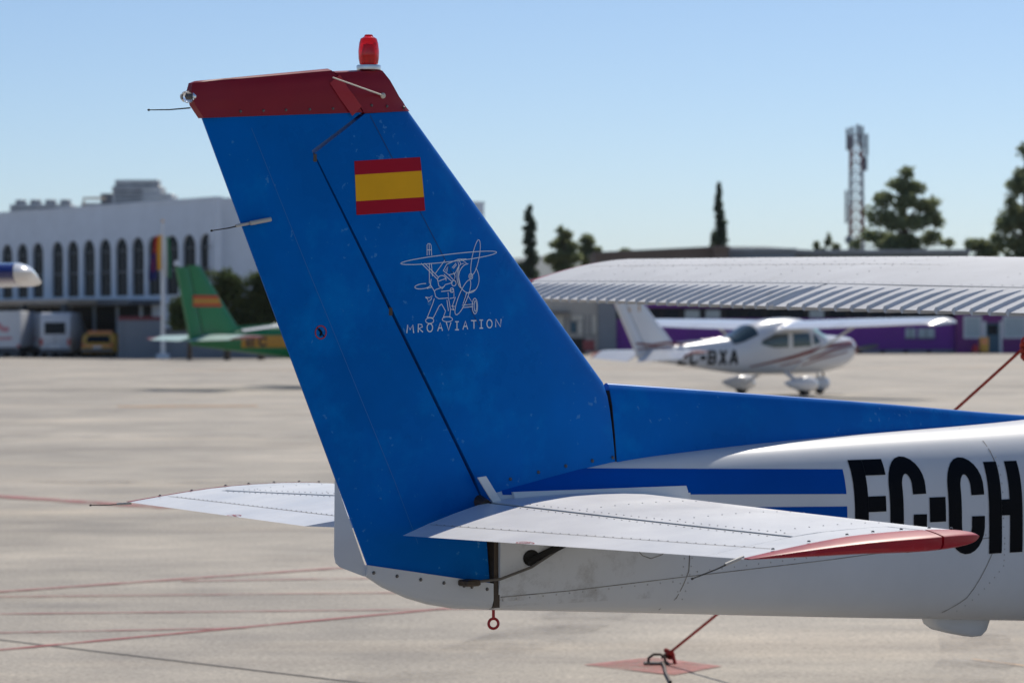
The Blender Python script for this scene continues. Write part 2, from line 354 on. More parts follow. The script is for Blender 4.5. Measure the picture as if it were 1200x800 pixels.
# registration letters, strokes in (x, z) on the side
def letter_strokes(ch, x0, x1, z0, z1, t):
    w = x1 - x0; zc = (z0 + z1) / 2; h = t / 2
    if ch == 'E': return [([(x0 + h, z0), (x0 + h, z1)], t), ([(x0 + t, z1 - h * .9), (x1, z1 - h * .9)], t * .9), ([(x0 + t, zc + .005), (x1 - .01, zc + .005)], t * .9), ([(x0 + t, z0 + h * .9), (x1, z0 + h * .9)], t * .9)]
    if ch == 'H': return [([(x0 + h, z0), (x0 + h, z1)], t), ([(x1 - h, z0), (x1 - h, z1)], t), ([(x0 + t, zc), (x1 - t, zc)], t * .95)]
    if ch == '-': return [([(x0, zc - .005), (x1, zc - .005)], t * 1.45)]
    if ch == 'C':
        pts = []; r = w / 2 - h; cx = x0 + w / 2; rz = min(r * 1.45, (z1 - z0) * 0.22); hk = 0.028 if z1 < 1.4 and w < .2 else 0.0
        for k in range(0, 13): a = R(8 + 172 * k / 12); pts.append((cx + r * math.cos(a), z1 - h * .8 - rz + rz * math.sin(a)))
        pts = [(cx + r, z1 - h * .8 - rz - hk)] + pts
        low = [(x, z0 + z1 - z) for x, z in pts]
        return [(pts + low[::-1], t)]
    if ch == 'B': return [([(x0 + h, z0), (x0 + h, z1)], t), ([(x0 + t, z1 - h), (x1 - h * 1.6, z1 - h), (x1 - h, zc + h * 1.3), (x1 - h * 1.6, zc), (x0 + t, zc)], t), ([(x1 - h * 2, zc), (x1 - h, zc - h * 1.5), (x1 - h * 1.6, z0 + h), (x0 + t, z0 + h)], t)]
    if ch == 'X': return [([(x0 + h, z0), (x1 - h, z1)], t), ([(x0 + h, z1), (x1 - h, z0)], t)]
    if ch == 'A': return [([(x0 + h * .6, z0), (x0 + w / 2, z1)], t), ([(x1 - h * .6, z0), (x0 + w / 2, z1)], t), ([(x0 + w * .3, z0 + (z1 - z0) * .3), (x0 + w * .7, z0 + (z1 - z0) * .3)], t * .8)]
    return []
def letter(ch, x0, x1, z0, z1, t, parent, surf, mat='black'):
    parts = []
    for i, (pts, tt) in enumerate(letter_strokes(ch, x0, x1, z0, z1, t)):
        parts.append(ribbon(pts, tt, surf(0.0018 + 0.0001 * i), step=0.012 if t < .1 else 0.05, nw=6))
    return obj('letter', join(*parts), mat, parent, smooth=60)
for ch, x0, x1, za, zb in (('E', 1.292, 1.426, 1.030, 1.316), ('C', 1.432, 1.580, 1.026, 1.317), ('-', 1.592, 1.658, 1.018, 1.296), ('C', 1.670, 1.820, 1.010, 1.308), ('H', 1.838, 1.980, 1.002, 1.296)):
    letter(ch, x0, x1, za, zb, 0.054, fuselage, on_side)
# panel seams with their rivets
def side_seam(pts, w=0.0035, mat='seam'): return obj('panel_seam', ribbon(pts, w, on_side(0.0009), step=0.03), mat, fuselage, smooth=60)
def ring_seam(x, lean=0.0):
    zb, zt, b = fus(x); side_seam([(x + lean * (zt - 0.02 - z), z) for z in [zt - 0.015 - (zt - zb - 0.02) * k / 14 for k in range(15)]])
side_seam([(0.672, 1.20), (0.668, 1.0), (0.64, 0.92), (0.60, 0.885)])
side_seam([(1.888, 1.30), (1.882, 1.15), (1.862, 1.02), (1.78, 0.86), (1.70, 0.795)])
side_seam([(1.888, 1.30), (1.885, 1.36), (1.875, 1.40)])
side_seam([(0.02, 0.955), (0.25, 0.962), (0.67, 0.985), (1.2, 1.012), (1.86, 1.055)], 0.0025)
side_seam([(0.47, 1.14), (0.475, 1.08), (0.50, 1.055), (0.53, 1.045), (0.57, 1.055), (0.60, 1.09)], 0.0028)
rv = []
def srv(x, z):
    f = on_side(0.0002); p = Vector(f(x, z)); n = Vector((0, -1, 0.15)); rv.append((p, n))
for k in range(26): srv(0.70 + k * 0.045, 0.998 + k * 0.0026)
for k in range(12): srv(0.657 - 0.0006 * k * k * 0.3, 1.19 - k * 0.025); srv(0.685 - 0.0006 * k * k * 0.3, 1.19 - k * 0.025)
for k in range(14): srv(1.905 - max(0, k - 5) * 0.016, 1.05 - k * 0.018)
for k in range(14): srv(0.03 + k * 0.045, 0.945 + k * 0.002)
for k in range(9): srv(1.9, 1.31 - k * 0.028)
obj('rivet_rows', rivets(rv, 0.0028, 0.0012), 'rivet', fuselage, kind='stuff', smooth=0)
def screw_row(pts, parent, r=0.0062):
    o = obj('screw_row', rivets(pts, r, 0.0035), 'screw', parent, kind='stuff', smooth=0); return o
# oily skin around the tail post, below the tailplane
M['grime'] = paint('oily_grime', (0.30, 0.235, 0.16), 0.63, 6.0, 0.0, 0.42)
obj('oil_stain', gridmap(lambda u, v: on_side(0.0006)(u, v), 0.016, 0.55, 0.925, 1.20, 16, 12), 'grime', fuselage, smooth=60)

# ---- fin, rudder
def x_le(z): return 0.433 - (z - 1.577) * 0.909
def x_te(z): return -0.413 - (z - 1.067) * 0.434
def x_h(z): return -0.023 - (z - 1.224) * 0.587
def fin_w(x, z):
    le, te = x_le(z), x_te(z); c = le - te; u = (le - x) / c
    return max(0.0022, c * naca(u, 0.086))
def sheet(rows, n, wf, scale=None, ease='fwd', nv=6):
    rings = []
    full = []
    for i in range(len(rows) - 1):
        for k in range(nv): full.append((i + k / nv))
    full.append(len(rows) - 1)
    for q in full:
        i = min(int(q), len(rows) - 2); t = q - i
        (a, b), (c, d) = rows[i], rows[i + 1]
        s = Vector(a).lerp(Vector(c), t); e = Vector(b).lerp(Vector(d), t)
        sc_ = 1.0 if not scale else scale[i] + (scale[i + 1] - scale[i]) * t
        us = [(math.sin(math.pi / 2 * k / n) if ease == 'fwd' else k / n) for k in range(n + 1)]
        pts = [s.lerp(e, u) for u in us]
        rings.append([(p.x, wf(p.x, p.y) * sc_, p.y) for p in pts] + [(p.x, -wf(p.x, p.y) * sc_, p.y) for p in reversed(pts)])
    return loft(rings)
g_ = 0.007
fin = obj('fin', sheet([((0.012, 1.13), (0.452, 1.13)), ((x_h(1.30) + g_, 1.30), (0.452, 1.33)), ((x_h(1.569) + g_, 1.569), (0.440, 1.569)), ((x_h(1.9) + g_, 1.9), (x_le(1.9), 1.9)), ((-0.609 + g_, 2.216), (x_le(2.216), 2.216)), ((-0.443 + g_, 2.333), (-0.270, 2.349))], 22, fin_w), 'blue', plane, smooth=40)
rudder = obj('rudder', sheet([((-0.413, 1.067), (-0.006, 0.996)), ((x_te(1.224), 1.224), (-0.030, 1.224)), ((x_te(1.40), 1.40), (x_h(1.40) - g_ * .5, 1.40)), ((x_te(1.8), 1.8), (x_h(1.8) - g_ * .5, 1.8)), ((x_te(2.186), 2.186), (-0.609 - g_ * .3, 2.224)), ((-0.949, 2.302), (-0.443 - g_ * .5, 2.336))], 14, lambda x, z: fin_w(x, z) * 0.97, ease='lin'), 'blue', plane, smooth=40)
# near-black block added in the hinge gap to paint its shade
obj('hinge_shade_block', loft([[(x_h(z) + dx, s * fin_w(x_h(z), z) * 0.62, z) for dx, s in ((-0.02, 1), (0.02, 1), (0.02, -1), (-0.02, -1))] for z in (1.0, 1.5, 2.2)]), 'gap', fin, smooth=0)
for z in (1.78, 2.205):
    obj('hinge_bracket', bbox(x_h(z) - 0.007, x_h(z) + 0.006, -fin_w(x_h(z), z) - 0.0005, fin_w(x_h(z), z) + 0.0005, z - 0.012, z + 0.012, .002), 'grease', rudder, smooth=0)
capw = lambda x, z: fin_w(x, min(z, 2.36)) * 1.0 + 0.003
fcap = obj('fin_cap', sheet([((-0.443 + g_ * .6, 2.334), (-0.266, 2.349)), ((-0.487, 2.392), (-0.312, 2.387)), ((-0.515, 2.425), (-0.345, 2.432)), ((-0.528, 2.444), (-0.368, 2.458)), ((-0.526, 2.449), (-0.376, 2.462))], 12, capw, scale=[1, 1, .86, .62, .2], nv=3), 'red', plane, smooth=40)
rcap = obj('rudder_cap', sheet([((-0.951, 2.301), (-0.443 - g_ * .4, 2.336)), ((-0.978, 2.335), (-0.495, 2.395)), ((-0.989, 2.372), (-0.528, 2.432)), ((-0.984, 2.394), (-0.542, 2.449)), ((-0.97, 2.400), (-0.546, 2.455))], 14, lambda x, z: max(0.014 if x < -0.9 else 0.004, fin_w(x, min(z, 2.30)) + 0.003), scale=[1, 1.05, .95, .7, .25], ease='lin', nv=3), 'red', plane, smooth=40)
fin_side = lambda off: (lambda x, z: (x, -(fin_w(x, z) + off), z))
cap_side = lambda off: (lambda x, z: (x, -(capw(x, z) + off), z))
obj('painted_lit_strip', ribbon([(-0.468, 2.338), (-0.512, 2.388), (-0.540, 2.425)], 0.042, lambda x, z: (x, -(max(0.004, fin_w(x, min(z, 2.30)) + 0.003) * (1.06 if z < 2.40 else 0.99) + 0.0022), z), step=0.02), 'red_bright', rcap, smooth=60)  # brighter red ribbon paints the sunlit face beside the cap gap
screw_row([((x, -(fin_w(x, 2.32) + 0.0028), 2.336 + (x + 0.7) * 0.065 - 0.004), (0, -1, 0)) for x in (-0.93, -0.835, -0.765, -0.695, -0.62, -0.545)], rcap, 0.0045)
screw_row([((x, -(capw(x, 2.35) + 0.0002), 2.357), (0, -1, 0)) for x in (-0.415, -0.36, -0.295)], fcap, 0.0045)
# beacon, tail light, aerials, static wicks
bx = -0.402
bc = obj('beacon', lathe([(0.019, 0), (0.026, 0.004), (0.029, 0.02), (0.0295, 0.040), (0.027, 0.062), (0.023, 0.075), (0.013, 0.081), (0.011, 0.086), (0.0, 0.087)], org=(bx, 0, 2.472), n=24), 'redglass', plane)
obj('lamp_core', lathe([(0.012, 0), (0.014, 0.03), (0.010, 0.055), (0.0, 0.058)], org=(bx, 0, 2.474), n=12), 'redcore', bc)
obj('mount_ring', lathe([(0.022, -0.014), (0.034, -0.012), (0.035, -0.003), (0.034, 0.001), (0.021, 0.002)], org=(bx, 0, 2.471), n=24), 'alu', bc)
tl = obj('tail_light', lathe([(0.016, 0), (0.017, 0.008), (0.014, 0.019), (0.008, 0.026), (0, 0.028)], axis=(-1, 0, -0.05), org=(-0.986, 0, 2.357), n=16), 'clear', plane)
obj('lamp_base', lathe([(0.014, -0.012), (0.0165, -0.004), (0.0165, -0.001), (0.010, 0.0)], axis=(-1, 0, -0.05), org=(-0.986, 0, 2.357), n=16), 'chrome', tl)
obj('bulb', lathe([(0.005, 0), (0.006, 0.01), (0, 0.016)], axis=(-1, 0, 0), org=(-0.986, 0, 2.357), n=10), 'grease', tl)
for s in (-1, 1):
    va = obj('aerial_rod', tube([(-0.379, s * 0.034, 2.387), (-0.69, s * 0.25, 2.406)], 0.0026, 8, 0.002), 'rod', plane)
    obj('aerial_boss', lathe([(0.008, -0.006), (0.008, 0.004), (0.004, 0.008)], axis=(0, s, 0), org=(-0.376, s * 0.03, 2.386), n=12), 'rod', va)
def wick(a, b, name='static_wick', parent=plane, sleeve=0.3):
    a, b = Vector(a), Vector(b)
    w = obj(name, tube([a, a.lerp(b, 0.5) + Vector((0, 0, -0.002)), b], 0.0022, 6, 0.0015), 'gap', parent)
    if sleeve: obj('sleeve', tube([a - (b - a) * sleeve * .3, a + (b - a) * sleeve], 0.0042, 8), 'tip_plastic', w)
    obj('wick_tip', lathe([(0.001, -0.004), (0.003, -0.002), (0.003, 0.002), (0.001, 0.004)], axis=(b - a), org=b, n=6), 'gap', w)
wick((-0.985, 0, 2.327), (-1.113, 0, 2.316), sleeve=0)
wick((-0.815, -0.008, 2.018), (-0.921, -0.003, 1.998))
obj('wick_mount', tube([(-0.805, -0.0145, 2.020), (-0.744, -0.0225, 2.032)], 0.0062, 8), 'tip_plastic', plane)
# national flag: three bars printed on the fin
FA, FB, FC, FD = Vector((-0.474, 2.199)), Vector((-0.246, 2.218)), Vector((-0.235, 2.066)), Vector((-0.466, 2.049))
def flagpt(off):
    def f(u, v):
        p = FA.lerp(FB, u).lerp(FD.lerp(FC, u), v); return fin_side(off)(p.x, p.y)
    return f
for v0, v1, m_ in ((0, .255, 'flag_red'), (.255, .745, 'flag_yellow'), (.745, 1, 'flag_red')):
    obj('flag_bar', gridmap(flagpt(0.0012), 0, 1, v0, v1, 10, 4), m_, fin, smooth=60)
# printed emblem: an aeroplane drawn in white line with a mechanic, lettering below
def logo_xy(px, py): return (-0.379 + px / 985 * 0.484, 2.007 - py / 800 * 0.311 + px / 985 * 0.009 - (px / 985) * (py / 800) * 0.012)
def ell(cx, cy, rx, ry, rot=0, a0=0, a1=360, n=28):
    r_ = R(rot); return [(cx + rx * math.cos(R(a)) * math.cos(r_) - ry * math.sin(R(a)) * math.sin(r_), cy + rx * math.cos(R(a)) * math.sin(r_) + ry * math.sin(R(a)) * math.cos(r_)) for a in [a0 + (a1 - a0) * k / n for k in range(n + 1)]]
LG = [ell(472, 197, 355, 27, -6.6), ell(655, 193, 130, 26, -76), ell(555, 482, 135, 31, -68), ell(614, 331, 14, 20), ell(614, 331, 6, 9),
      ell(600, 345, 75, 105, 0, -45, 268), ell(548, 330, 34, 86, 0, 95, 265),
      [(303, 180), (303, 105), (310, 95), (325, 95), (332, 108), (335, 180)], [(306, 140), (331, 140)], [(318, 97), (318, 178)],
      [(318, 235), (318, 380)], [(332, 235), (340, 330)], [(262, 236), (372, 350)], [(285, 236), (382, 338)], [(428, 214), (360, 310)],
      ell(270, 402, 53, 18, -8, 0, 300), [(323, 380), (330, 410), (300, 418)], [(330, 350), (325, 390), (352, 436)],
      [(416, 290), (440, 245), (520, 208), (528, 255), (500, 310), (455, 320), (416, 290)], [(430, 290), (450, 258), (440, 300)], [(480, 268), (508, 236)], [(488, 274), (512, 246)], [(528, 210), (545, 245)], [(540, 205), (585, 235), (548, 240)], [(520, 208), (585, 205)],
      [(455, 320), (490, 360), (500, 330), (490, 300)], [(420, 315), (480, 372)], [(530, 250), (524, 330), (540, 410)],
      [(590, 470), (628, 530), (548, 540)], [(580, 455), (555, 530)], [(548, 556), (625, 548)], ell(640, 545, 19, 56), ell(643, 545, 9, 38),
      [(575, 455), (650, 425)], [(500, 480), (478, 545), (490, 575)], [(472, 545), (495, 548)], [(470, 568), (492, 572)],
      # the mechanic, seen from behind: cap, jacket, arms, trousers, shoes
      ell(405, 355, 30, 30, 0, 150, 375), [(380, 366), (438, 344)], [(378, 372), (384, 400), (404, 412), (424, 402)], [(352, 436), (366, 424), (404, 412)], [(352, 436), (362, 478), (384, 492), (452, 486), (448, 446)],
      [(400, 440), (470, 432)], [(404, 424), (430, 390), (480, 376)], [(470, 432), (484, 424)], ell(490, 380, 16, 20), [(465, 445), (490, 440), (490, 485), (460, 490)], ell(476, 430, 12, 16),
      [(352, 490), (340, 530), (304, 626)], [(300, 626), (345, 630)], [(345, 630), (385, 545), (402, 530)], [(402, 530), (430, 580), (416, 622)], [(452, 490), (465, 570), (460, 622)], [(414, 622), (464, 622)], [(440, 500), (450, 580)],
      ell(320, 650, 28, 20), ell(443, 640, 36, 18), [(290, 480), (318, 485), (338, 470), (330, 495), (310, 515), (306, 495), (290, 480)]]
TXT = {'M': [[(0, 60), (6, 0), (22, 36), (40, 0), (47, 60)]], 'R': [[(0, 60), (0, 0), (24, 4), (28, 20), (4, 32), (32, 58)]], 'O': [ell(19, 30, 19, 29)], 'A': [[(0, 60), (18, 0), (34, 58)], [(8, 38), (28, 36)]],
       'V': [[(0, 0), (16, 58), (33, 0)]], 'I': [[(0, 0), (26, 0)], [(13, 0), (13, 58)], [(0, 58), (26, 58)]], 'T': [[(0, 0), (38, 0)], [(20, 0), (20, 58)]], 'N': [[(0, 58), (2, 0), (36, 56), (42, 0)]]}
ribs = []
def stroke(pts, w, k): ribs.append(ribbon([logo_xy(*p) for p in pts], w, fin_side(0.0012 + 0.00001 * k), step=0.02))
for k, pts in enumerate(LG): stroke(pts, 0.0021, k)
obj('emblem', join(*ribs), 'logo', fin, smooth=0)
for ch, x in zip('MROAVIATION', (165, 243, 303, 376, 436, 498, 553, 612, 672, 726, 790)):
    ribs = []; y0 = 680 - (x - 165) * 45 / 667
    for k, pts in enumerate(TXT[ch]): stroke([(x + a, y0 + b) for a, b in pts], 0.0032, k)
    obj('emblem_letter', join(*ribs), 'logo', fin, smooth=0)
# no-push mark on the rudder
nx, nz = -0.575, 1.722
obj('warning_mark', ribbon([(nx + .017 * math.cos(R(a)), nz + .018 * math.sin(R(a))) for a in range(0, 361, 20)], 0.0035, fin_side(0.0012), step=0.1), 'red_bright', rudder, smooth=0)
obj('warning_mark', join(ribbon([(nx - .006, nz + .009), (nx + .002, nz), (nx - .002, nz - .010)], 0.007, fin_side(0.0012), step=0.1), ribbon([(nx - .011, nz + .012), (nx + .011, nz - .012)], 0.003, fin_side(0.0016), step=0.1)), 'black', rudder, smooth=0)
# skin overlaps: thin raised lap lines along spar and ribs
M['lap'] = material('blue_lap_edge', (0.01, 0.16, 0.50), 0.5)
M['lap_dark'] = material('dark_blue_seam', (0.002, 0.03, 0.13), 0.6)
obj('skin_lap', ribbon([(-0.42, 2.33), (-0.20, 1.98), (-0.05, 1.74)], 0.0022, fin_side(0.0008), step=0.05), 'lap_dark', fin, smooth=0)
obj('skin_lap', ribbon([(-0.80, 2.28), (-0.62, 1.90), (-0.33, 1.30), (-0.25, 1.12)], 0.0018, fin_side(0.0008), step=0.05), 'lap', rudder, smooth=0)
rvp = [((x_h(z) + 0.05, -(fin_w(x_h(z) + 0.05, z)), z), (0, -1, 0)) for z in [1.35 + 0.045 * k for k in range(20)]] + [((x_le(z) - 0.10, -(fin_w(x_le(z) - 0.10, z)), z), (0, -1, 0)) for z in [1.62 + 0.05 * k for k in range(14)]]
obj('rivet_rows', rivets(rvp, 0.0022, 0.0008), 'blue', fin, kind='stuff', smooth=0)
rvp = [((x_te(z) + 0.11, -(fin_w(x_te(z) + 0.11, z)), z), (0, -1, 0)) for z in [1.15 + 0.05 * k for k in range(23)]]
obj('rivet_rows', rivets(rvp, 0.0022, 0.0008), 'blue', rudder, kind='stuff', smooth=0)
# rudder foot fairing, trim tab, hinge cover
def foot_w(x): return 0.010 + (x + 0.42) * 0.094
foot_bot = [(-0.420, 1.036), (-0.36, 1.0), (-0.28, 0.966), (-0.207, 0.944), (-0.12, 0.927), (-0.006, 0.917)]
rings = []
for x, zb in foot_bot:
    zt = 1.067 - (x + 0.413) * 0.1745; w = foot_w(x) + 0.0015
    rings.append([(x, w * a, zb + (zt - zb) * b) for a, b in ((0.05, 0), (.55, .03), (.85, .14), (1, .4), (1, 1), (-1, 1), (-1, .4), (-.85, .14), (-.55, .03), (-.05, 0))])
foot = obj('rudder_fairing', loft(rings), 'white', rudder, smooth=50)
screw_row([((x, -(foot_w(x) + 0.002), 1.067 - (x + 0.413) * 0.1745 - 0.019), (0, -1, 0)) for x in (-0.40, -0.325, -0.248, -0.172, -0.105, -0.079, -0.028)], foot, 0.0058)
tab = [(-0.521, 1.312), (-0.524, 1.10), (-0.519, 1.078), (-0.505, 1.066), (-0.424, 1.036), (-0.416, 1.052)]
obj('rudder_trim_tab', prism(tab, 'y', -0.0016, 0.0016), 'white', rudder, smooth=0)
pl = [(-0.080, 1.305), (-0.050, 1.308), (0.014, 1.222), (-0.010, 1.209)]
obj('hinge_cover', loft([[(x, -0.075 + i * 0.004, z) for x, z in pl] for i in (0, 1)]), 'white_top', fin, smooth=0)
obj('hinge_torque_tube', tube([(-0.05, -0.075, 1.222), (-0.045, -0.03, 1.235), (-0.045, 0.03, 1.235)], 0.019, 10), 'grease', fin)
obj('tail_post', box(-0.004, 0.016, -0.050, 0.050, 0.925, 1.19), 'grease', fuselage, smooth=0)
obj('rudder_cable', tube([(-0.10, -0.062, 1.005), (0.0, -0.075, 1.010), (0.10, -0.092, 1.040), (0.20, -0.088, 1.085)], 0.0042, 8), 'screw', plane)
obj('rudder_horn', bbox(-0.125, -0.075, -0.085, -0.03, 0.995, 1.013, 0.004), 'grease', plane, smooth=0)
obj('cable_fairing', tube([on_side(0.004)(0.10, 1.052), on_side(0.008)(0.22, 1.10), on_side(0.006)(0.32, 1.145)], 0.011, 8), 'gap', fuselage)
obj('access_hole', obj_vf := (lambda: gridmap(lambda u, v: on_side(0.0016)(0.115 + v * 0.028 * math.cos(u), 1.065 + v * 0.024 * math.sin(u)), 0, 2 * math.pi, 0.02, 1, 16, 2))(), 'gap', fuselage, smooth=0)
obj('tie_down_ring', join(torus((0.031, 0, 0.874), (0.45, 1, 0), 0.0145, 0.0042, 20, 8), tube([(0.031, 0, 0.915), (0.031, 0, 0.889)], 0.0045, 8)), M['red_bright'], plane)
vp = [(1.80, 0.785), (1.815, 0.757), (1.85, 0.737), (1.92, 0.720), (2.0, 0.704), (2.045, 0.705), (2.07, 0.722), (2.09, 0.765)]
obj('ventral_fairing', loft([[(1.945 + (x - 1.945) * k, y, 0.78 + (z - 0.78) * k) for x, z in vp] for y, k in ((-0.042, .55), (-0.034, .9), (-0.02, 1), (0.02, 1), (0.034, .9), (0.042, .55))]), 'white', plane, smooth=50)

# ---- dorsal fin
def dz(x): return smoothtab([(0.452, 1.567), (0.9, 1.536), (1.5, 1.493), (2.276, 1.433), (2.8, 1.41)], x)[0]
rings = []
for k in range(25):
    x = 0.456 + k * 0.098; zt = dz(x); zb = fus(x)[1] - 0.05; f_ = 1 - 0.45 * (x - 0.456) / 2.35; w = 0.052 * f_
    h_ = zt - zb
    sec = [(1.25, 0), (1.0, .12), (.80, .45), (.55, .78), (.36, .92), (.2, .985), (0.05, 1.0)]
    rings.append([(x, w * a, zb + h_ * b) for a, b in sec] + [(x, -w * a, zb + h_ * b) for a, b in reversed(sec)])
dorsal = obj('dorsal_fin', loft(rings), 'blue', plane, smooth=50)
obj('dorsal_joint', loft([[(0.4535 + i * 0.003, s * (fin_w(0.45, z) * 0.99 + 0.0012), z) for s, z in [(1, z) for z in (1.2, 1.3, 1.4, 1.5, 1.545)] + [(-1, z) for z in (1.545, 1.5, 1.4, 1.3, 1.2)]] for i in (0, 1)]), 'gap', dorsal, smooth=0)
screw_row([((x, -(fin_w(min(x, .44), 1.3) + 0.001), fus(x)[1] - 0.005 + 0.012), (0, -1, .3)) for x in (0.06, 0.16, 0.26, 0.36, 0.44)], fin, 0.006)

# ---- tailplane
def stab(s):
    S = -1 if s < 0 else 1
    rootLE, tipLE = 0.66, 0.485
    ZT = 1.190
    def le(y): return rootLE + (tipLE - rootLE) * (y - 0.05) / 1.40
    def te(y): return -0.478 + (y - 0.10) * 0.107
    def hinge(y): return -0.035 - 0.01 * y
    def th(y): return 0.105 - 0.044 * y / 1.45
    def sec(y, u0, u1, n=12):
        c = le(y) - te(y); out = []
        for u, zz in airfoil(c, th(y), 0.0, n, u0, u1):
            droop = 0.020 * max(0, (u - 0.55) / 0.45) ** 1.2
            out.append((le(y) - u * c, S * y, ZT + zz * c - droop * c * 1.1))
        return out
    def u_at(x, y): return (le(y) - x) / (le(y) - te(y))
    ys = [0.03, 0.2, 0.5, 0.8, 1.1, 1.35]
    stb = obj('stabilizer', loft([sec(y, 0.0, u_at(hinge(y) + 0.008, y)) for y in ys] + [sec(1.445, 0.0, u_at(0.255, 1.445))]) if False else loft([sec(y, 0.0, u_at(hinge(y) + 0.008, y)) for y in ys] + [sec(1.356, 0.0, u_at(hinge(1.356) + 0.006, 1.356))]), 'white_top', plane, smooth=40)
    # outboard of the elevator horn the stabilizer is only its nose
    obj('stabilizer_nose', loft([sec(1.357, 0.0, u_at(0.290, 1.357)), sec(1.49, 0.0, u_at(0.290, 1.49))]), 'white_top', stb, smooth=40)
    inb = 0.115
    # elevator with the inboard corner cut away for the rudder
    rr = []
    for y, tx in ((0.075, -0.08), (0.12, -0.19), (0.18, -0.33), (0.245, None), (0.5, None), (0.8, None), (1.1, None), (1.36, None)):
        u1 = 1.0 if tx is None else u_at(tx, y)
        us0 = u_at(hinge(y) - 0.010, y); ring = sec(y, us0, min(u1, 0.9999), 10); rr.append(ring)
    elv = obj('elevator', loft(rr), 'white_top', plane, smooth=40)
    rr = [sec(y, u_at(0.278, y), 0.9999, 10) for y in (1.361, 1.43, 1.49)]
    obj('elevator_horn', loft(rr), 'white_top', elv, smooth=40)
    def gt(y): u = u_at(hinge(y), y); c = le(y) - te(y); return naca(u, th(y)) * c - 0.020 * max(0, (u - 0.55) / 0.45) ** 1.2 * c * 1.1 - 0.002
    obj('hinge_gap', loft([[(hinge(y) + a, S * y, ZT + b) for a, b in ((-0.012, -0.02), (0.012, -0.02), (0.012, gt(y)), (-0.012, gt(y)))] for y in (0.08, 0.4, 0.8, 1.35)]), 'gap', stb, smooth=0)
    # moulded red tip: stabilizer half and elevator half
    def tip(x0, x1, nm, parent):
        rings = []
        n = 14
        for k in range(n + 1):
            x = x0 + (x1 - x0) * k / n; c = le(1.49) - te(1.49); u = min(0.9999, max(0.0001, u_at(x, 1.49)))
            h = naca(u, th(1.49)) * c + 0.0012; zc = ZT - 0.020 * max(0, (u - 0.55) / 0.45) ** 1.2 * c * 1.1
            out = 0.075 * math.sqrt(max(0.004, min(1, u / 0.30))) * (1 - max(0, u - 0.55) * 1.6)
            ring = [(x, S * 1.485, zc - h)] + [(x, S * (1.488 + out * a), zc + h * b) for a, b in ((.35, -1.0), (.72, -.95), (.92, -.75), (1.0, -.35), (1.0, .40), (.965, .48), (.7, .67), (.4, .85), (.15, .96))]
            ring.append((x, S * 1.485, zc + h)); rings.append(ring)
        return obj(nm, loft(rings), 'red_tip', parent, smooth=32)
    t1 = tip(0.486, 0.294, 'stabilizer_tip', stb); t2 = tip(0.284, te(1.49) + 0.004, 'elevator_tip', elv)
    # rivet rows and lap on the upper skin
    def top(x, y):
        c = le(y) - te(y); u = min(max(u_at(x, y), 0), 1); return (x, S * y, ZT + naca(u, th(y)) * c - 0.020 * max(0, (u - 0.55) / 0.45) ** 1.2 * c * 1.1 + 0.0003)
    pts = []
    for k in range(38):
        y = 0.22 + 0.0325 * k
        if y < 1.4: pts.append((top(te(y) + 0.135, y), (0, 0, 1)))
        if y < 1.3: pts.append((top(hinge(y) - 0.025, y), (0, 0, 1))); pts.append((top(hinge(y) + 0.035, y), (0, 0, 1)))
    for yy in (0.45, 0.85, 1.25):
        for k in range(10): pts.append((top(hinge(yy) + 0.06 + k * 0.05, yy), (0, 0, 1)))
    obj('rivet_rows', rivets(pts, 0.0026, 0.0013), 'rivet', stb, kind='stuff', smooth=0)
    lap = gridmap(lambda u, v: tuple(Vector(top(te(u) + 0.128 + v * 0.003, u)) + Vector((0, 0, 0.0006))), 0.20, 1.45, 0, 1, 30, 1)
    obj('skin_lap', lap, 'seam', elv, smooth=0)
    screw_row([(tuple(Vector(top(x, 1.475)) + Vector((0, 0, 0.003))), (0, 0, 1)) for x in (-0.22, -0.10, 0.03, 0.12, 0.22, 0.32, 0.40)], elv, 0.0052)
    obj('warning_mark', join(ribbon([(-0.405 + .012 * math.cos(R(a)), 0.72 + .034 * math.sin(R(a))) for a in range(0, 361, 24)], 0.004, lambda x, y: tuple(Vector(top(x, y)) + Vector((0, 0, .001))), step=.1), ribbon([(-0.41, 0.70), (-0.40, 0.735)], 0.006, lambda x, y: tuple(Vector(top(x, y)) + Vector((0, 0, .001))), step=.1)), M['line_red'], elv, smooth=0)
    if S < 0:
        w0 = Vector((te(1.42) + 0.006, S * 1.475, ZT - 0.018)); wick(w0, w0 + Vector((-0.15, 0.0, -0.040)), parent=plane)
    else:
        w0 = Vector((te(1.48), S * 1.49, ZT - 0.022)); wick(w0, w0 + Vector((-0.11, 0.05, -0.004)), parent=plane)
    return stb
stab(-1); stab(1)
# root fillet strip where the tailplane enters the tail cone
obj('root_fairing', loft([[(x, -fus_y(x, 1.24) - d, 1.236 + h) for d, h in ((-0.01, 0.02), (0.004, 0.022), (0.012, 0.006), (0.016, -0.02), (-0.01, -0.02))] for x in [0.06 + 0.06 * k for k in range(11)]]), 'white_top', fuselage, smooth=40)
obj('access_panel', gridmap(lambda u, v: on_side(0.003)(u, v), 0.47, 0.675, 1.215, 1.236, 8, 2), 'white_top', fuselage, smooth=0)

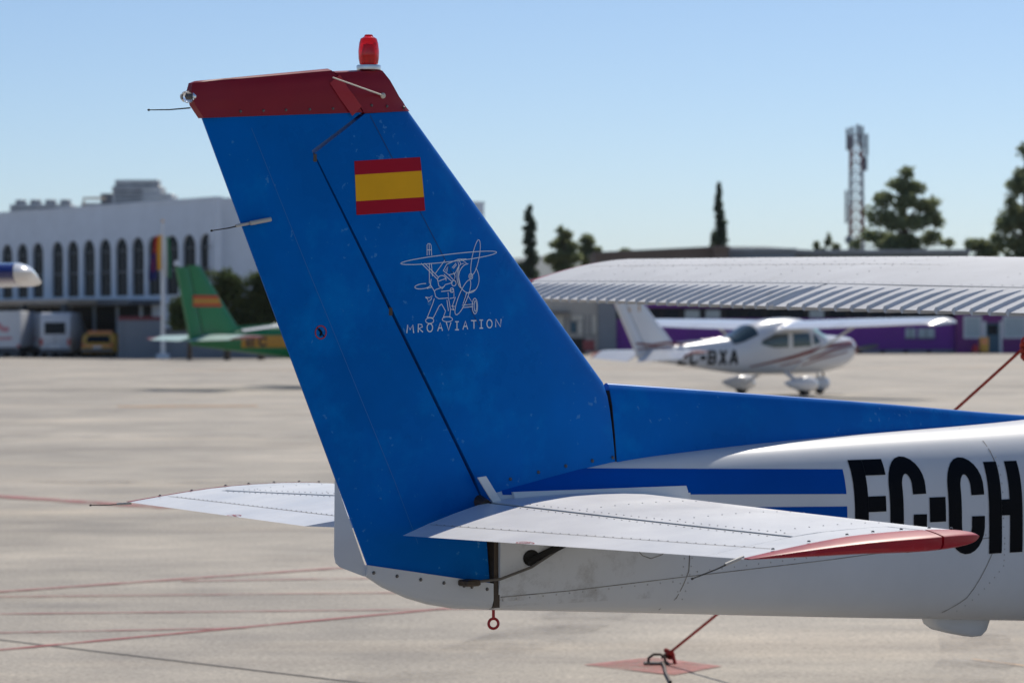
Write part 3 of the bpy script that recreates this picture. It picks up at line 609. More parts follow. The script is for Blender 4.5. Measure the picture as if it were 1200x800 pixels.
# ---- wings (port wing is in view), corrugated flaps and ailerons
def wing(S):
    INC = R(4.6)
    def chord(y): return 1.63 if y < 2.55 else 1.63 - (y - 2.55) / (5.0 - 2.55) * 0.36
    def tex(y): return 3.46 if y < 2.55 else 3.46 + (y - 2.55) / (5.0 - 2.55) * 0.50
    def tez(y): return 1.790 + (y - 1.3) * 0.026
    def P(u, zc, y, c=None):
        c = chord(y); a = (1 - u) * c; zz = zc * c; INC = R(4.4 + max(0, y - 2.0) * 0.75)
        return (tex(y) + a * math.cos(INC) - zz * math.sin(INC), S * y, tez(y) + a * math.sin(INC) + zz * math.cos(INC))
    def cz(u): return 0.024 * 4 * u * (1 - u)
    def sec(y, u0, u1, n=16, k=1.0): return [P(u, zz * k, y) for u, zz in airfoil(1, 0.125, 0.024, n, u0, u1)]
    w = obj('wing', loft([sec(y, 0, 0.785) for y in (0.25, 0.56, 1.5, 2.55, 3.3, 4.1, 5.2, 5.3)]), 'wing_white', plane, smooth=40)
    obj('wing_root_trailing_edge', loft([sec(y, 0.786, 0.9999) for y in (0.3, 0.55)]), 'wing_white', w, smooth=40)
    # rounded tip
    rings = []
    for k in range(7):
        a = k / 6 * math.pi / 2; y = 5.3 + 0.12 * math.sin(a); q = math.cos(a) * 0.96 + 0.04
        ring = []
        for u, zz in airfoil(1, 0.125, 0.024, 16, 0, 0.9999):
            uu = 0.45 + (u - 0.45) * (0.72 + 0.28 * math.cos(a)); p = P(uu, zz * q + (1 - q) * 0.03, 5.3); ring.append((p[0], S * y, p[2]))
        rings.append(ring)
    obj('wing_tip', loft(rings), 'red_tip' if S > 0 else 'red_tip', w, smooth=40)
    def corr(y0, y1, nm, pitch=0.098):
        ys, hs = [], []
        y = y0; k = 0
        while y < y1 - 1e-6:
            for dy, h in ((0, 0), (0.010, 0.0), (0.014, 0.015), (0.020, 0.015), (0.032, 0)):
                if y + dy < y1: ys.append(y + dy); hs.append(h)
            y += pitch
        ys.append(y1); hs.append(0)
        rings = []
        for y, h in zip(ys, hs):
            ring = []
            lst = airfoil(1, 0.125, 0.024, 8, 0.792, 0.9999)
            for i, (u, zz) in enumerate(lst):
                upper = zz > cz(u); e = min(1, max(0, (u - 0.792)) / 0.11)
                hh = h / chord(y) * e * (1 if upper else -1)
                ring.append(P(u, zz + hh, y))
            rings.append(ring)
        f = obj(nm, loft(rings), 'wing_white', w, smooth=20)
        obj('hinge_gap', loft([[P(0.7885 + a, cz(.79) + b, y) for a, b in ((-0.004, -0.02), (0.004, -0.02), (0.004, 0.027), (-0.004, 0.027))] for y in (y0, y1)]), 'gap', f, smooth=0)
        return f
    corr(0.57, 2.545, 'flap'); corr(2.575, 5.26, 'aileron')
    pts = []
    def top(u, y):
        p = P(u, cz(u) + naca(u, 0.125), y); return (p[0], p[1], p[2] + 0.0004)
    for u in (0.30, 0.52, 0.77):
        for k in range(75): pts.append((top(u, 0.62 + k * 0.058), (0, 0, 1)))
    for k in range(15):
        for i in range(9): pts.append((top(0.32 + 0.045 * i, 0.75 + k * 0.30), (0, 0, 1)))
    obj('rivet_rows', rivets(pts, 0.004, 0.0015), 'rivet', w, kind='stuff', smooth=0)
    for u in (0.525,):
        obj('skin_lap', ribbon([(u, 0.6), (u, 5.2)], 0.003, lambda a, y: tuple(Vector(top(a, y)) + Vector((0, 0, .0008))), step=0.2), 'seam', w, smooth=0)
    obj('wing_strut', loft([[(c[0] + 0.07 * math.cos(a), c[1] + 0.02 * math.sin(a), c[2] + 0.02 * math.sin(a)) for a in [2 * math.pi * k / 14 for k in range(14)]] for c in ((4.72, S * 0.50, 0.72), (5.03, S * 2.36, 1.80))]), 'white', plane, smooth=50)
    obj('tie_down_ring', join(torus((4.93, S * 2.43, 1.66), (1, 0.4, 0), 0.022, 0.006), tube([(4.93, S * 2.43, 1.79), (4.93, S * 2.43, 1.68)], 0.008)), 'red_bright', plane)
wing(1); wing(-1)
# ---- rest of the aircraft, mostly out of frame
M['glass'] = material('cabin_glass', (0.05, 0.075, 0.085), 0.06, spec=0.8)
def sgrid(x0, x1, z0, z1, s, off=0.004):
    f = on_side(off)
    def g(u, v):
        p = f(u, z0(u) + (z1(u) - z0(u)) * v); return (p[0], p[1] * (-s), p[2])
    return gridmap(g, x0, x1, 0, 1, 10, 6)
for s in (-1, 1):
    obj('door_window', sgrid(4.35, 5.05, lambda x: 1.32, lambda x: 1.70, s), 'glass', fuselage)
    obj('rear_side_window', sgrid(3.75, 4.25, lambda x: 1.36, lambda x: 1.36 + min(0.28, (x - 3.70) * 0.7), s), 'glass', fuselage)
    obj('door_seam', sgrid(4.30, 4.306, lambda x: 0.85, lambda x: 1.74, s, 0.0015), 'gap', fuselage)
    leg = obj('landing_gear_leg', tube([(4.35, s * 0.35, 0.62), (4.33, s * 0.85, 0.36), (4.32, s * 1.12, 0.20)], 0.035, 10, 0.022), 'white', plane)
    whl = obj('main_wheel', lathe([(0.07, -0.075), (0.16, -0.08), (0.20, -0.06), (0.215, 0), (0.20, 0.06), (0.16, 0.08), (0.07, 0.075)], axis=(0, 1, 0), org=(4.32, s * 1.17, 0.215), n=28), 'rubber', plane)
    obj('wheel_hub', lathe([(0.03, -0.085), (0.095, -0.082), (0.10, 0), (0.095, 0.082), (0.03, 0.085)], axis=(0, 1, 0), org=(4.32, s * 1.17, 0.215), n=20), 'alu', whl)
wsr = []
for k in range(9):
    x = 5.10 + 0.5 * k / 8; zb, zt, b = fus(x); zc = (zb + zt) / 2; h = (zt - zb) / 2
    wsr.append([(x, (b + .004) * math.copysign(abs(math.cos(a)) ** (2 / FN), math.cos(a)), zc + (h + .004) * abs(math.sin(a)) ** (2 / FN)) for a in [R(38 + 104 * j / 12) for j in range(13)]])
obj('windshield', loft(wsr, False, False, False), 'glass', fuselage)
rwr = []
for k in range(7):
    x = 3.30 + 0.42 * k / 6; zb, zt, b = fus(x); zc = (zb + zt) / 2; h = (zt - zb) / 2
    rwr.append([(x, (b + .004) * math.copysign(abs(math.cos(a)) ** (2 / FN), math.cos(a)), zc + (h + .004) * abs(math.sin(a)) ** (2 / FN)) for a in [R(50 + 80 * j / 10) for j in range(11)]])
obj('rear_window', loft(rwr, False, False, False), 'glass', fuselage)
obj('nose_strut', tube([(6.05, 0, 0.70), (6.10, 0, 0.22)], 0.035, 10), 'alu', plane)
nw = obj('nose_wheel', lathe([(0.06, -0.06), (0.14, -0.065), (0.18, -0.05), (0.19, 0), (0.18, 0.05), (0.14, 0.065), (0.06, 0.06)], axis=(0, 1, 0), org=(6.10, 0, 0.19), n=26), 'rubber', plane)
obj('spinner', lathe([(0.16, 0), (0.15, 0.08), (0.10, 0.18), (0.0, 0.25)], axis=(1, 0, 0), org=(6.87, 0, 1.03), n=20), 'white', plane)
for s in (-1, 1):
    obj('propeller_blade', loft([[(6.93 + c * math.sin(tw) * t, 0.02 * s + c * math.cos(tw) * t * s, 1.03 + s * r_) for t in (-1, -.3, .3, 1)] for r_, c, tw in ((0.08, .05, .9), (0.3, .075, .6), (0.6, .07, .4), (0.82, .045, .3), (0.87, .02, .3))], closed=False, cap0=False, cap1=False), 'screw', plane)

# ---- tie-down rope and ground anchor
ra = Vector((0.79, 14.86, 0.045)); rb = Vector(to_world(4.93, 2.43, 1.645))
pts = [ra.lerp(rb, t) + Vector((0, 0, -0.05 * 4 * t * (1 - t) * 0.5)) for t in [k / 16 for k in range(17)]]
rope = empty('tie_down_rope', ra); tagged(rope, 'taut thin red rope running from the ground anchor up to the wing', 'rope')
def rel(vf, o): return [Vector(p) - Vector(o) for p in vf[0]], vf[1]
obj('cord', rel(tube(pts, 0.0075, 8), ra), 'rope', rope)
obj('knot', rel(join(*[torus(rb + Vector((0, 0, -0.015 - 0.022 * k)) , (0.7, 0.3, 0.5 + 0.3 * k), 0.026 - 0.004 * k, 0.013, 14, 8) for k in range(3)]), ra), 'rope', rope)
obj('knot', rel(join(torus(ra + Vector((0.012, 0.01, 0.015)), (0.7, 0.3, 0.9), 0.018, 0.011, 14, 8), torus(ra + Vector((0.02, 0.015, 0.0)), (0.2, 0.9, 0.5), 0.016, 0.011, 14, 8), tube([ra + Vector((0.03, 0, 0.02)), ra + Vector((0.045, -0.02, -0.045))], 0.009, 8)), ra), 'rope', rope)
anc = empty('ground_anchor', (0.745, 14.83, 0), 0, 0.72); tagged(anc, 'dark steel tie down loop on a faded red patch of the apron', 'anchor')
obj('base_plate', bbox(-0.10, 0.08, -0.06, 0.06, 0.004, 0.02, 0.005), 'steel', anc, smooth=0)
obj('loop', tube([(-0.07, 0, 0.0), (-0.065, 0, 0.05), (-0.03, 0, 0.075), (0.02, 0, 0.075), (0.05, 0, 0.05), (0.055, 0, 0.0)], 0.010, 8), 'steel', anc)
obj('shackle', tube([(0.03, 0, 0.05), (0.05, 0.03, 0.07), (0.08, 0.04, 0.05)], 0.009, 8), 'steel', anc)
obj('strap', tube([(0.03, -0.02, 0.02), (0.035, -0.2, 0.014), (0.025, -0.55, 0.012), (0.03, -1.1, 0.012)], 0.012, 6), 'steel', anc)
#@@BACKGROUND@@
# ---------------------------------------------------------------- other parked aircraft
def light_plane(name, label, loc, rz, scale, C, opt):
    root = empty(name, loc, rz, scale); tagged(root, label, 'airplane')
    T = [(-4.62, 0.95, 1.14, 0.04), (-3.5, 0.82, 1.27, 0.14), (-2.2, 0.66, 1.42, 0.30), (-1.5, 0.58, 1.53, 0.42), (-0.9, 0.54, 1.80, 0.50), (-0.3, 0.52, 1.93, 0.53), (0.8, 0.52, 1.95, 0.54), (1.15, 0.53, 1.82, 0.54), (1.6, 0.55, 1.57, 0.53), (2.3, 0.66, 1.50, 0.44), (2.75, 0.86, 1.45, 0.32), (2.86, 1.0, 1.39, 0.20)]
    n_ = 2.6
    def fy(x, z):
        zb, zt, b = smoothtab(T, x); zc = (zb + zt) / 2; h = (zt - zb) / 2; return b * (1 - min(0.999, abs((z - zc) / h)) ** n_) ** (1 / n_)
    def ring(x, a0=0, a1=360, n=28, off=0.0):
        zb, zt, b = smoothtab(T, x); zc = (zb + zt) / 2; h = (zt - zb) / 2
        return [(x, (b + off) * math.copysign(abs(math.cos(R(a))) ** (2 / n_), math.cos(R(a))), zc + (h + off) * math.copysign(abs(math.sin(R(a))) ** (2 / n_), math.sin(R(a)))) for a in [a0 + (a1 - a0) * k / n for k in range(n if a1 - a0 == 360 else n + 1)]]
    body = obj('fuselage', loft([ring(-4.62 + 0.17 * k) for k in range(44)] + [ring(2.86)]), C['body'], root, smooth=50)
    def srf(s, off): return lambda x, z: (x, s * (fy(x, z) + off), z)
    def patch(nm, pts_lo, pts_hi, s, mat, off=0.008, n=10):      # region between two polylines in (x, z)
        V = []
        for v in range(6):
            for k in range(n + 1):
                t = k / n; lo = lerp([(i / (len(pts_lo) - 1),) + p for i, p in enumerate(pts_lo)], t); h2 = lerp([(i / (len(pts_hi) - 1),) + p for i, p in enumerate(pts_hi)], t)
                x = lo[0] + (h2[0] - lo[0]) * v / 5; z = lo[1] + (h2[1] - lo[1]) * v / 5; V.append(srf(s, off)(x, z))
        F = [(v * (n + 1) + k, v * (n + 1) + k + 1, (v + 1) * (n + 1) + k + 1, (v + 1) * (n + 1) + k) for v in range(5) for k in range(n)]
        return obj(nm, (V, F), mat, body, smooth=60)
    for s in (-1, 1):
        patch('door_window', [(0.20, 1.22), (0.86, 1.24)], [(0.22, 1.58), (0.82, 1.58)], s, 'bg_glass')
        patch('rear_side_window', [(-0.90, 1.30), (-0.45, 1.21), (0.03, 1.22)], [(-0.84, 1.40), (-0.40, 1.56), (0.05, 1.57)], s, 'bg_glass')
        patch('quarter_window', [(0.95, 1.27), (1.22, 1.33)], [(0.95, 1.56), (1.08, 1.52)], s, 'bg_glass')
        if 'stripe' in C:
            patch('stripe', [(-1.2, 0.72), (0.2, 0.92), (1.3, 1.16), (2.8, 1.33)], [(-1.2, 0.75), (0.2, 1.01), (1.3, 1.26), (2.8, 1.40)], s, C['stripe'], 0.010, 16)
            patch('stripe', [(-0.2, 0.73), (0.8, 0.90), (1.7, 1.10), (2.6, 1.24)], [(-0.2, 0.76), (0.8, 0.95), (1.7, 1.17), (2.6, 1.29)], s, C['stripe'], 0.0115, 16)
            patch('stripe', [(0.6, 0.74), (1.2, 0.90), (2.3, 1.08)], [(0.6, 0.77), (1.2, 0.94), (2.3, 1.11)], s, C['stripe'], 0.0125, 12)
    obj('windshield', loft([ring(1.02 + 0.1 * k, 32, 148, 14, 0.008) for k in range(6)], False, False, False), 'bg_shield', body)
    obj('rear_window', loft([ring(-1.72 + 0.13 * k, 30, 150, 14, 0.008) for k in range(7)], False, False, False), 'bg_glass', body)
    # registration on the starboard side
    if opt.get('reg'):
        x = opt['reg'][1]
        for ch in opt['reg'][0]:
            w_ = 0.16 if ch == '-' else 0.25
            letter(ch, x, x + w_, opt['reg'][2], opt['reg'][3], 0.07, body, lambda off: srf(-1, off + 0.012), opt['reg'][4]); x += w_ + 0.075
    # fin and rudder
    def finw(x, z): return max(0.008, 0.055 * (1 - abs((x + 4.5) / 1.4) ** 2))
    def rows(pts, nm, mat):
        rings = []
        for (a, b) in pts:
            ps = [Vector(a).lerp(Vector(b), math.sin(k / 8 * math.pi / 2)) for k in range(9)]
            w = [0.008 + 0.045 * math.sin(math.pi * min(0.96, 0.25 + 0.72 * k / 8)) for k in range(9)]
            rings.append([(p.x, q, p.y) for p, q in zip(ps, w)] + [(p.x, -q, p.y) for p, q in reversed(list(zip(ps, w)))])
        return obj(nm, loft(rings), mat, root, smooth=45)
    te = lambda z: -4.66 - (z - 1.05) * opt.get('te_slope', 0.57); le = lambda z: -3.46 - (z - 1.34) * opt.get('le_slope', 1.03)
    hg = lambda z: te(z) + 0.36 - (z - 1.05) * 0.03
    fin_ = rows([((hg(1.1), 1.10), (-3.1, 1.18)), ((hg(1.36), 1.36), (le(1.36), 1.36)), ((hg(2.0), 2.0), (le(2.0), 2.0)), ((hg(2.62), 2.62), (le(2.62), 2.62)), ((hg(2.66), 2.68), (le(2.70), 2.68))], 'fin', C['fin'])
    rows([((te(0.98), 0.98), (hg(1.0) - .01, 0.98)), ((te(2.0), 2.0), (hg(2.0) - .012, 2.0)), ((te(2.64), 2.64), (hg(2.64) - .012, 2.64))], 'rudder', C['fin'])
    dr = []
    for k in range(9):
        x = -3.5 + 0.21 * k; zt = 1.36 + 0.012 * k; zb = smoothtab(T, x)[1] - 0.03; w = 0.045
        dr.append([(x, w * a, zb + max(0.04, zt - zb) * b) for a, b in ((1, 0), (.7, .6), (.2, 1), (-.2, 1), (-.7, .6), (-1, 0))])
    obj('dorsal_fin', loft(dr), C['fin'], root, smooth=50)
    obj('beacon', lathe([(0.05, 0), (0.05, 0.05), (0.03, 0.10), (0, 0.11)], org=(-5.0, 0, 2.67), n=12), C.get('beacon', 'white'), root)
    def decal(nm, x0, x1, z0, z1, mat, off=0.062):
        for s in (-1, 1): obj(nm, gridmap(lambda u, v: (u, s * (off - 0.02 * (u < -4.7)), v), x0, x1, z0, z1, 4, 2), mat, fin_, smooth=0)
    for d_ in opt.get('decals', []): decal(*d_)
    if 'stripe' in C:
        for s in (-1, 1):
            obj('stripe', ribbon([(-4.75, 1.34), (-4.2, 1.30), (-3.7, 1.36), (-3.3, 1.32), (-2.4, 1.335)], 0.055, lambda x, z: (x, s * 0.064, z), step=0.1), C['stripe'], fin_, smooth=0)
            obj('stripe', ribbon([(-4.7, 1.20), (-4.1, 1.245), (-3.4, 1.255)], 0.04, lambda x, z: (x, s * 0.0645, z), step=0.1), C['stripe'], fin_, smooth=0)
    # tailplane
    for s in (-1, 1):
        def hs(y, u0=0, u1=0.9999):
            le_, te_ = -3.62 - 0.16 * y, -4.86 + 0.10 * y; c = le_ - te_
            return [(le_ - u * c, s * y, 1.13 + zz * c - max(0, u - 0.61) * c * opt.get('droop', 0.50)) for u, zz in airfoil(1, 0.10, 0, 8, u0, u1)]
        st = obj('stabilizer', loft([hs(y, 0, .6) for y in (0.03, 0.8, 1.62)]), C['tail'], root, smooth=40)
        obj('elevator', loft([hs(y, .612) for y in (0.16, 0.8, 1.62)]), C['tail'], root, smooth=40)
        obj('stabilizer_tip', loft([[(x, s * (1.625 + (0 if q == 0 else 0.13)), z * 1 if q == 0 else 1.13 + (z - 1.13) * 0.25) for x, yy, z in hs(1.62)] for q in (0, 1)]), C['tip'], st, smooth=40)
    # wing
    for s in (-1, 1):
        def ws(y, u0=0, u1=0.9999, dy=0, sq=1.0):
            c = 1.50 if y < 2.6 else 1.50 - (y - 2.6) / 2.8 * 0.42; le_ = 1.02 - (0 if y < 2.6 else (y - 2.6) / 2.8 * 0.10); inc = R(5.0); z0 = 1.75 + opt.get('lift', 0) + y * opt.get('dihedral', 0.022)
            out = []
            for u, zz in airfoil(1, 0.14, 0.02, 10, u0, u1):
                a = (u - 0.3) * c * (0.6 + .4 * sq); out.append((le_ - 0.3 * c - a, s * (y + dy) * opt.get('span', 1.0), z0 - a * math.sin(inc) + zz * c * sq - (1 - sq) * opt.get('tipdrop', 0.07)))
            return out
        wg = obj('wing', loft([ws(y, 0, 0.74) for y in (0.2, 2.6, opt.get('split', 5.1))]), C['wing'], root, smooth=40)
        obj('flap', loft([ws(y, 0.745) for y in (0.56, 2.58)]), C['wing'], wg, smooth=40)
        obj('aileron', loft([ws(y, 0.745) for y in (2.62, opt.get('split', 5.1))]), C['wing'], wg, smooth=40)
        if 'wing_outer' in C: obj('wing_outer_panel', loft([ws(y) for y in (opt['split'] + .002, 5.1)]), C['wing_outer'], wg, smooth=40)
        tipo = obj('wing_tip', loft([ws(5.103, dy=0)] + [ws(5.1, dy=opt.get('tiplen', 0.36) * math.sin(R(a)), sq=max(0.06, math.cos(R(a)))) for a in (15, 35, 55, 72, 86)]), C['wtip'], wg, smooth=50)
        if not opt.get('nolight'): obj('position_light', lathe([(0.03, 0), (0.03, 0.05), (0.012, 0.09), (0, 0.10)], axis=(0.6, s, 0), org=(0.55, s * (5.06 + opt.get('tiplen', 0.36)) * opt.get('span', 1.0), 1.84 + opt.get('lift', 0) + 5.1 * opt.get('dihedral', 0.022) - 0.07), n=10), 'clear', tipo)
        obj('wing_strut', tube([(0.15, s * 0.50, 0.66), (0.45, s * 2.5 * opt.get('span', 1.0), 1.78 + opt.get('lift', 0))], 0.035, 8), C['body'], root)
        # gear
        obj('landing_gear_leg', tube([(0.05, s * 0.40, 0.60), (0.0, s * 1.08, 0.24)], 0.06, 8, 0.04), C['body'], root)
        obj('main_wheel', lathe([(0.05, -0.07), (0.15, -0.075), (0.185, -0.05), (0.195, 0), (0.185, 0.05), (0.15, 0.075), (0.05, 0.07)], axis=(0, 1, 0), org=(0, s * 1.12, 0.195), n=20), 'rubber', root)
        if opt.get('pants'):
            obj('wheel_pant', loft([[(x, s * 1.12 + w * math.cos(R(a)), z + h * math.sin(R(a))) for a in range(0, 360, 30)] for x, w, z, h in ((-0.72, .01, .33, .01), (-0.55, .06, .32, .08), (-0.25, .12, .30, .16), (0.05, .15, .30, .205), (0.26, .145, .295, .19), (0.42, .10, .285, .13), (0.50, .02, .28, .03))]), C['body'], root, smooth=60)
    obj('nose_strut', tube([(1.62, 0, 0.66), (1.72, 0, 0.22)], 0.035, 8), 'alu', root)
    obj('nose_wheel', lathe([(0.05, -0.06), (0.13, -0.065), (0.165, -0.045), (0.175, 0), (0.165, 0.045), (0.13, 0.065), (0.05, 0.06)], axis=(0, 1, 0), org=(1.72, 0, 0.175), n=18), 'rubber', root)
    if opt.get('pants'):
        obj('wheel_pant', loft([[(1.72 + x, w * math.cos(R(a)), z + h * math.sin(R(a))) for a in range(0, 360, 30)] for x, w, z, h in ((-0.52, .01, .30, .01), (-0.36, .07, .29, .10), (-0.1, .12, .28, .17), (0.12, .135, .275, .19), (0.28, .10, .265, .14), (0.37, .02, .26, .03))]), C['body'], root, smooth=60)
    obj('exhaust_pipe', tube([(1.95, 0.12, 0.66), (2.0, 0.13, 0.45)], 0.03, 8), 'steel', root)
    obj('spinner', lathe([(0.17, 0), (0.16, 0.1), (0.10, 0.22), (0.0, 0.30)], axis=(1, 0, 0), org=(2.86, 0, 1.15), n=16), C['tip'], root)
    for s in (-1, 1):
        obj('propeller_blade', loft([[(2.96 + c * math.sin(tw) * t + th, s * (r_ * 0.99) , 1.15 - s * r_ * 0.10 + c * math.cos(tw) * t) for t, th in ((-1, 0), (0, 0.012), (1, 0), (0, -0.012))] for r_, c, tw in ((0.08, .05, .9), (0.3, .075, .6), (0.6, .07, .4), (0.85, .05, .3), (0.92, .02, .3))]), 'screw', root, smooth=40)
    return root
M['bg_glass'] = material('tinted_cabin_glass', (0.03, 0.055, 0.065), 0.05, spec=0.9)
M['bg_shield'] = material('painted_daylit_windshield', (0.45, 0.68, 0.66), 0.05, spec=1.0)  # pale cyan base paints in daylight coming through the glass
M['maroon'] = material('maroon_stripe_paint', (0.20, 0.028, 0.026), 0.4, spec=0.3)
M['gloss_white'] = material('glossy_white_paint', (0.74, 0.75, 0.77), 0.22, coat=0.5, var=0.03)
M['green'] = material('green_paint', (0.008, 0.20, 0.07), 0.3, var=0.1, coat=0.2)
M['pale_green'] = material('pale_green_white_paint', (0.55, 0.70, 0.62), 0.35, var=0.05)
M['amber'] = material('amber_panel', (0.55, 0.27, 0.03), 0.4, var=0.1)
M['navy'] = material('navy_paint', (0.004, 0.018, 0.16), 0.2, coat=0.6)
M['orange_red'] = material('orange_red_vinyl', (0.55, 0.055, 0.02), 0.4)
light_plane('light_aircraft', 'white high wing light aircraft with maroon stripes and EC-BXA lettering', (6.63, 73.5, 0), R(40), 1.0,
    dict(body='gloss_white', fin='gloss_white', tail='gloss_white', wing='gloss_white', wtip='gloss_white', tip='maroon', stripe='maroon'),
    dict(pants=True, reg=('EC-BXA', -3.40, 0.80, 1.16, 'black'), decals=[('fin_badge', -4.98, -4.62, 2.12, 2.28, 'amber')]))
gp = light_plane('light_aircraft', 'green light aircraft with red and yellow flag on its fin', (-4.3, 85.8, 0), R(38), 1.32,
    dict(body='green', fin='green', tail='pale_green', wing='gloss_white', wtip='gloss_white', tip='maroon', beacon='gloss_white'),
    dict(te_slope=0.22, le_slope=0.72, droop=0.18, span=0.66, lift=0.1, decals=[('flag_bar', -4.62, -3.98, 1.96, 2.03, 'orange_red', .066), ('flag_bar', -4.62, -3.94, 1.86, 1.96, 'amber', .066), ('flag_bar', -4.62, -3.90, 1.79, 1.86, 'orange_red', .066)]))
def gside(off):
    T = [(-4.62, 0.95, 1.14, 0.04), (-3.5, 0.82, 1.27, 0.14), (-2.2, 0.66, 1.42, 0.30), (-1.5, 0.58, 1.53, 0.42)]
    def f(x, z):
        zb, zt, b = smoothtab(T, x); zc = (zb + zt) / 2; h = (zt - zb) / 2; return (x, -(b * (1 - min(.999, abs((z - zc) / h)) ** 2.6) ** (1 / 2.6) + off), z)
    return f
obj('registration_panel', gridmap(gside(0.010), -3.45, -1.6, 0.90, 1.16, 16, 6), 'amber', gp, smooth=60)
obj('spine_panel', gridmap(lambda x, y: (x, y, smoothtab([(-4.0, 1.235), (-3.5, 1.29), (-2.2, 1.44), (-1.5, 1.55)], x)[0] - 2.2 * y * y), -3.4, -1.6, -0.15, 0.15, 12, 6), 'gloss_white', gp, smooth=60)
x = -3.35
for ch in 'EC':
    letter(ch, x, x + 0.22, 0.92, 1.13, 0.06, gp, lambda off: gside(off + 0.016), M['steel']); x += 0.30
light_plane('light_aircraft', 'navy wing end with white rounded tip poking in at the left edge', (-10.24, 25.6, 0), R(-86), 1.15,
    dict(body='gloss_white', fin='navy', tail='gloss_white', wing='gloss_white', wing_outer='navy', wtip='gloss_white', tip='navy'), dict(split=3.6, dihedral=0.020, tiplen=0.14, tipdrop=-0.01, nolight=True, lift=0.06))

# ---------------------------------------------------------------- terminal building with arched windows
M['render_wall'] = material('pale_grey_render', (0.73, 0.79, 0.87), 0.85, var=0.08, vscale=0.6)
M['dark_glass'] = material('dark_window_glass', (0.002, 0.009, 0.020), 0.25, spec=0.15)
M['mullion'] = material('grey_window_frame', (0.09, 0.10, 0.12), 0.5)
M['roof_metal'] = material('weathered_galvanised_metal', (0.40, 0.41, 0.42), 0.5, metal=0.3, var=0.3, vscale=1.5)
M['tan'] = material('tan_canopy_paint', (0.42, 0.35, 0.28), 0.7, var=0.2, vscale=0.5)
M['dark_in'] = material('dark_interior', (0.02, 0.022, 0.026), 0.8)
M['grey_wall'] = material('grey_painted_wall', (0.25, 0.27, 0.30), 0.8, var=0.12, vscale=0.6)
M['maroon_trim'] = material('maroon_coping', (0.22, 0.05, 0.06), 0.7)
BX, BY = -17.95, 172.0; DX, DY = -0.599, 0.801
term = empty('terminal_building', (BX, BY, 0), math.atan2(DY, DX)); tagged(term, 'long pale terminal building with a row of tall dark arched windows', 'building')
def sloc(px):
    k = (px - 600) / 3382; return (BX - BY * k) / (k * DY - DX)
wins = [sloc(p) for p in (8.4, 26.4, 44.4, 67.5, 85.5, 104.4, 123.3, 142.5, 161.7, 180.6, 201.6, 221.7, 241.8)]
wins = [wins[-1] * 0 + w for w in sorted(wins)]
w0 = wins[-1]; wins += [w0 + 2.05 * k for k in range(1, 5)]
H = 9.42; ZS, ZA, HW = 3.8, 6.62, 0.80
edges = [wins[0] - 1.15] + [(a + b) / 2 for a, b in zip(wins, wins[1:])] + [wins[-1] + 1.5]
V, F = [], []
def quad(a, b, c, d):
    n = len(V); V.extend([a, b, c, d]); F.append((n, n + 1, n + 2, n + 3))
for i, c in enumerate(wins):
    e0, e1 = edges[i], edges[i + 1]
    quad((e0, 0, 0), (e1, 0, 0), (e1, 0, ZS), (e0, 0, ZS))
    quad((e0, 0, ZS), (c - HW, 0, ZS), (c - HW, 0, ZA), (e0, 0, ZA)); quad((c + HW, 0, ZS), (e1, 0, ZS), (e1, 0, ZA), (c + HW, 0, ZA))
    arc = [(c - HW * math.cos(R(180 * k / 10)), ZA + HW * math.sin(R(180 * k / 10))) for k in range(11)]
    top = [(e0 + (e1 - e0) * k / 10, H) for k in range(11)]
    for k in range(10): quad((arc[k][0], 0, arc[k][1]), (arc[k + 1][0], 0, arc[k + 1][1]), (top[k + 1][0], 0, H), (top[k][0], 0, H))
    n = len(V); V.extend([(e0, 0, ZA), (arc[0][0], 0, ZA), (e0, 0, H)]); F.append((n, n + 1, n + 2))
    n = len(V); V.extend([(arc[10][0], 0, ZA), (e1, 0, ZA), (e1, 0, H)]); F.append((n, n + 1, n + 2))
    rim = [(c - HW, ZS)] + arc + [(c + HW, ZS)]
    for a, b in zip(rim, rim[1:] + rim[:1]): quad((a[0], 0, a[1]), (b[0], 0, b[1]), (b[0], -0.2, b[1]), (a[0], -0.2, a[1]))
L_ = edges[-1]
quad((edges[0], 0, 0), (edges[0], 0, H), (edges[0], -0.41, H), (edges[0], -0.41, 0))
obj('facade', (V, F), 'render_wall', term, smooth=0)
obj('parapet', box(edges[0] - .05, L_, -0.45, 0.06, H + 0.002, H + 0.16), 'render_wall', term, smooth=0)
obj('main_block', box(0.02, L_, -18, -0.42, 0, H - 0.3), 'render_wall', term, smooth=0)
for c in wins:
    w = empty('window', (c, -0.12, 0)); w.parent = term
    arc = [(-HW * math.cos(R(180 * k / 10)), ZA + HW * math.sin(R(180 * k / 10))) for k in range(11)]
    obj('pane', prism([(-HW, ZS)] + arc + [(HW, ZS)], 'y', -0.08, -0.05), 'dark_glass', w, smooth=0)
    obj('frame', join(box(-0.02, 0.02, -0.045, 0.0, ZS, ZA + HW - 0.03), box(-HW, HW, -0.045, 0.022, 5.25, 5.36), box(-HW, HW, -0.045, 0.022, ZA - 0.04, ZA + 0.03)), 'mullion', w, smooth=0)
# end wall to the right of the corner
ex, ey = 16.25, 7.0; el_ = math.hypot(ex, ey)
wing_b = empty('end_wing', (0, 0, 0), math.atan2(ey, ex) - math.atan2(DY, DX)); wing_b.parent = term
obj('wall', box(0.05, el_, 0.02, 12, 0, H - 0.02), 'render_wall', wing_b, smooth=0)
obj('coping', box(0.02, el_ + .05, -0.03, 0.4, H - 0.018, H + 0.12), 'render_wall', wing_b, smooth=0)
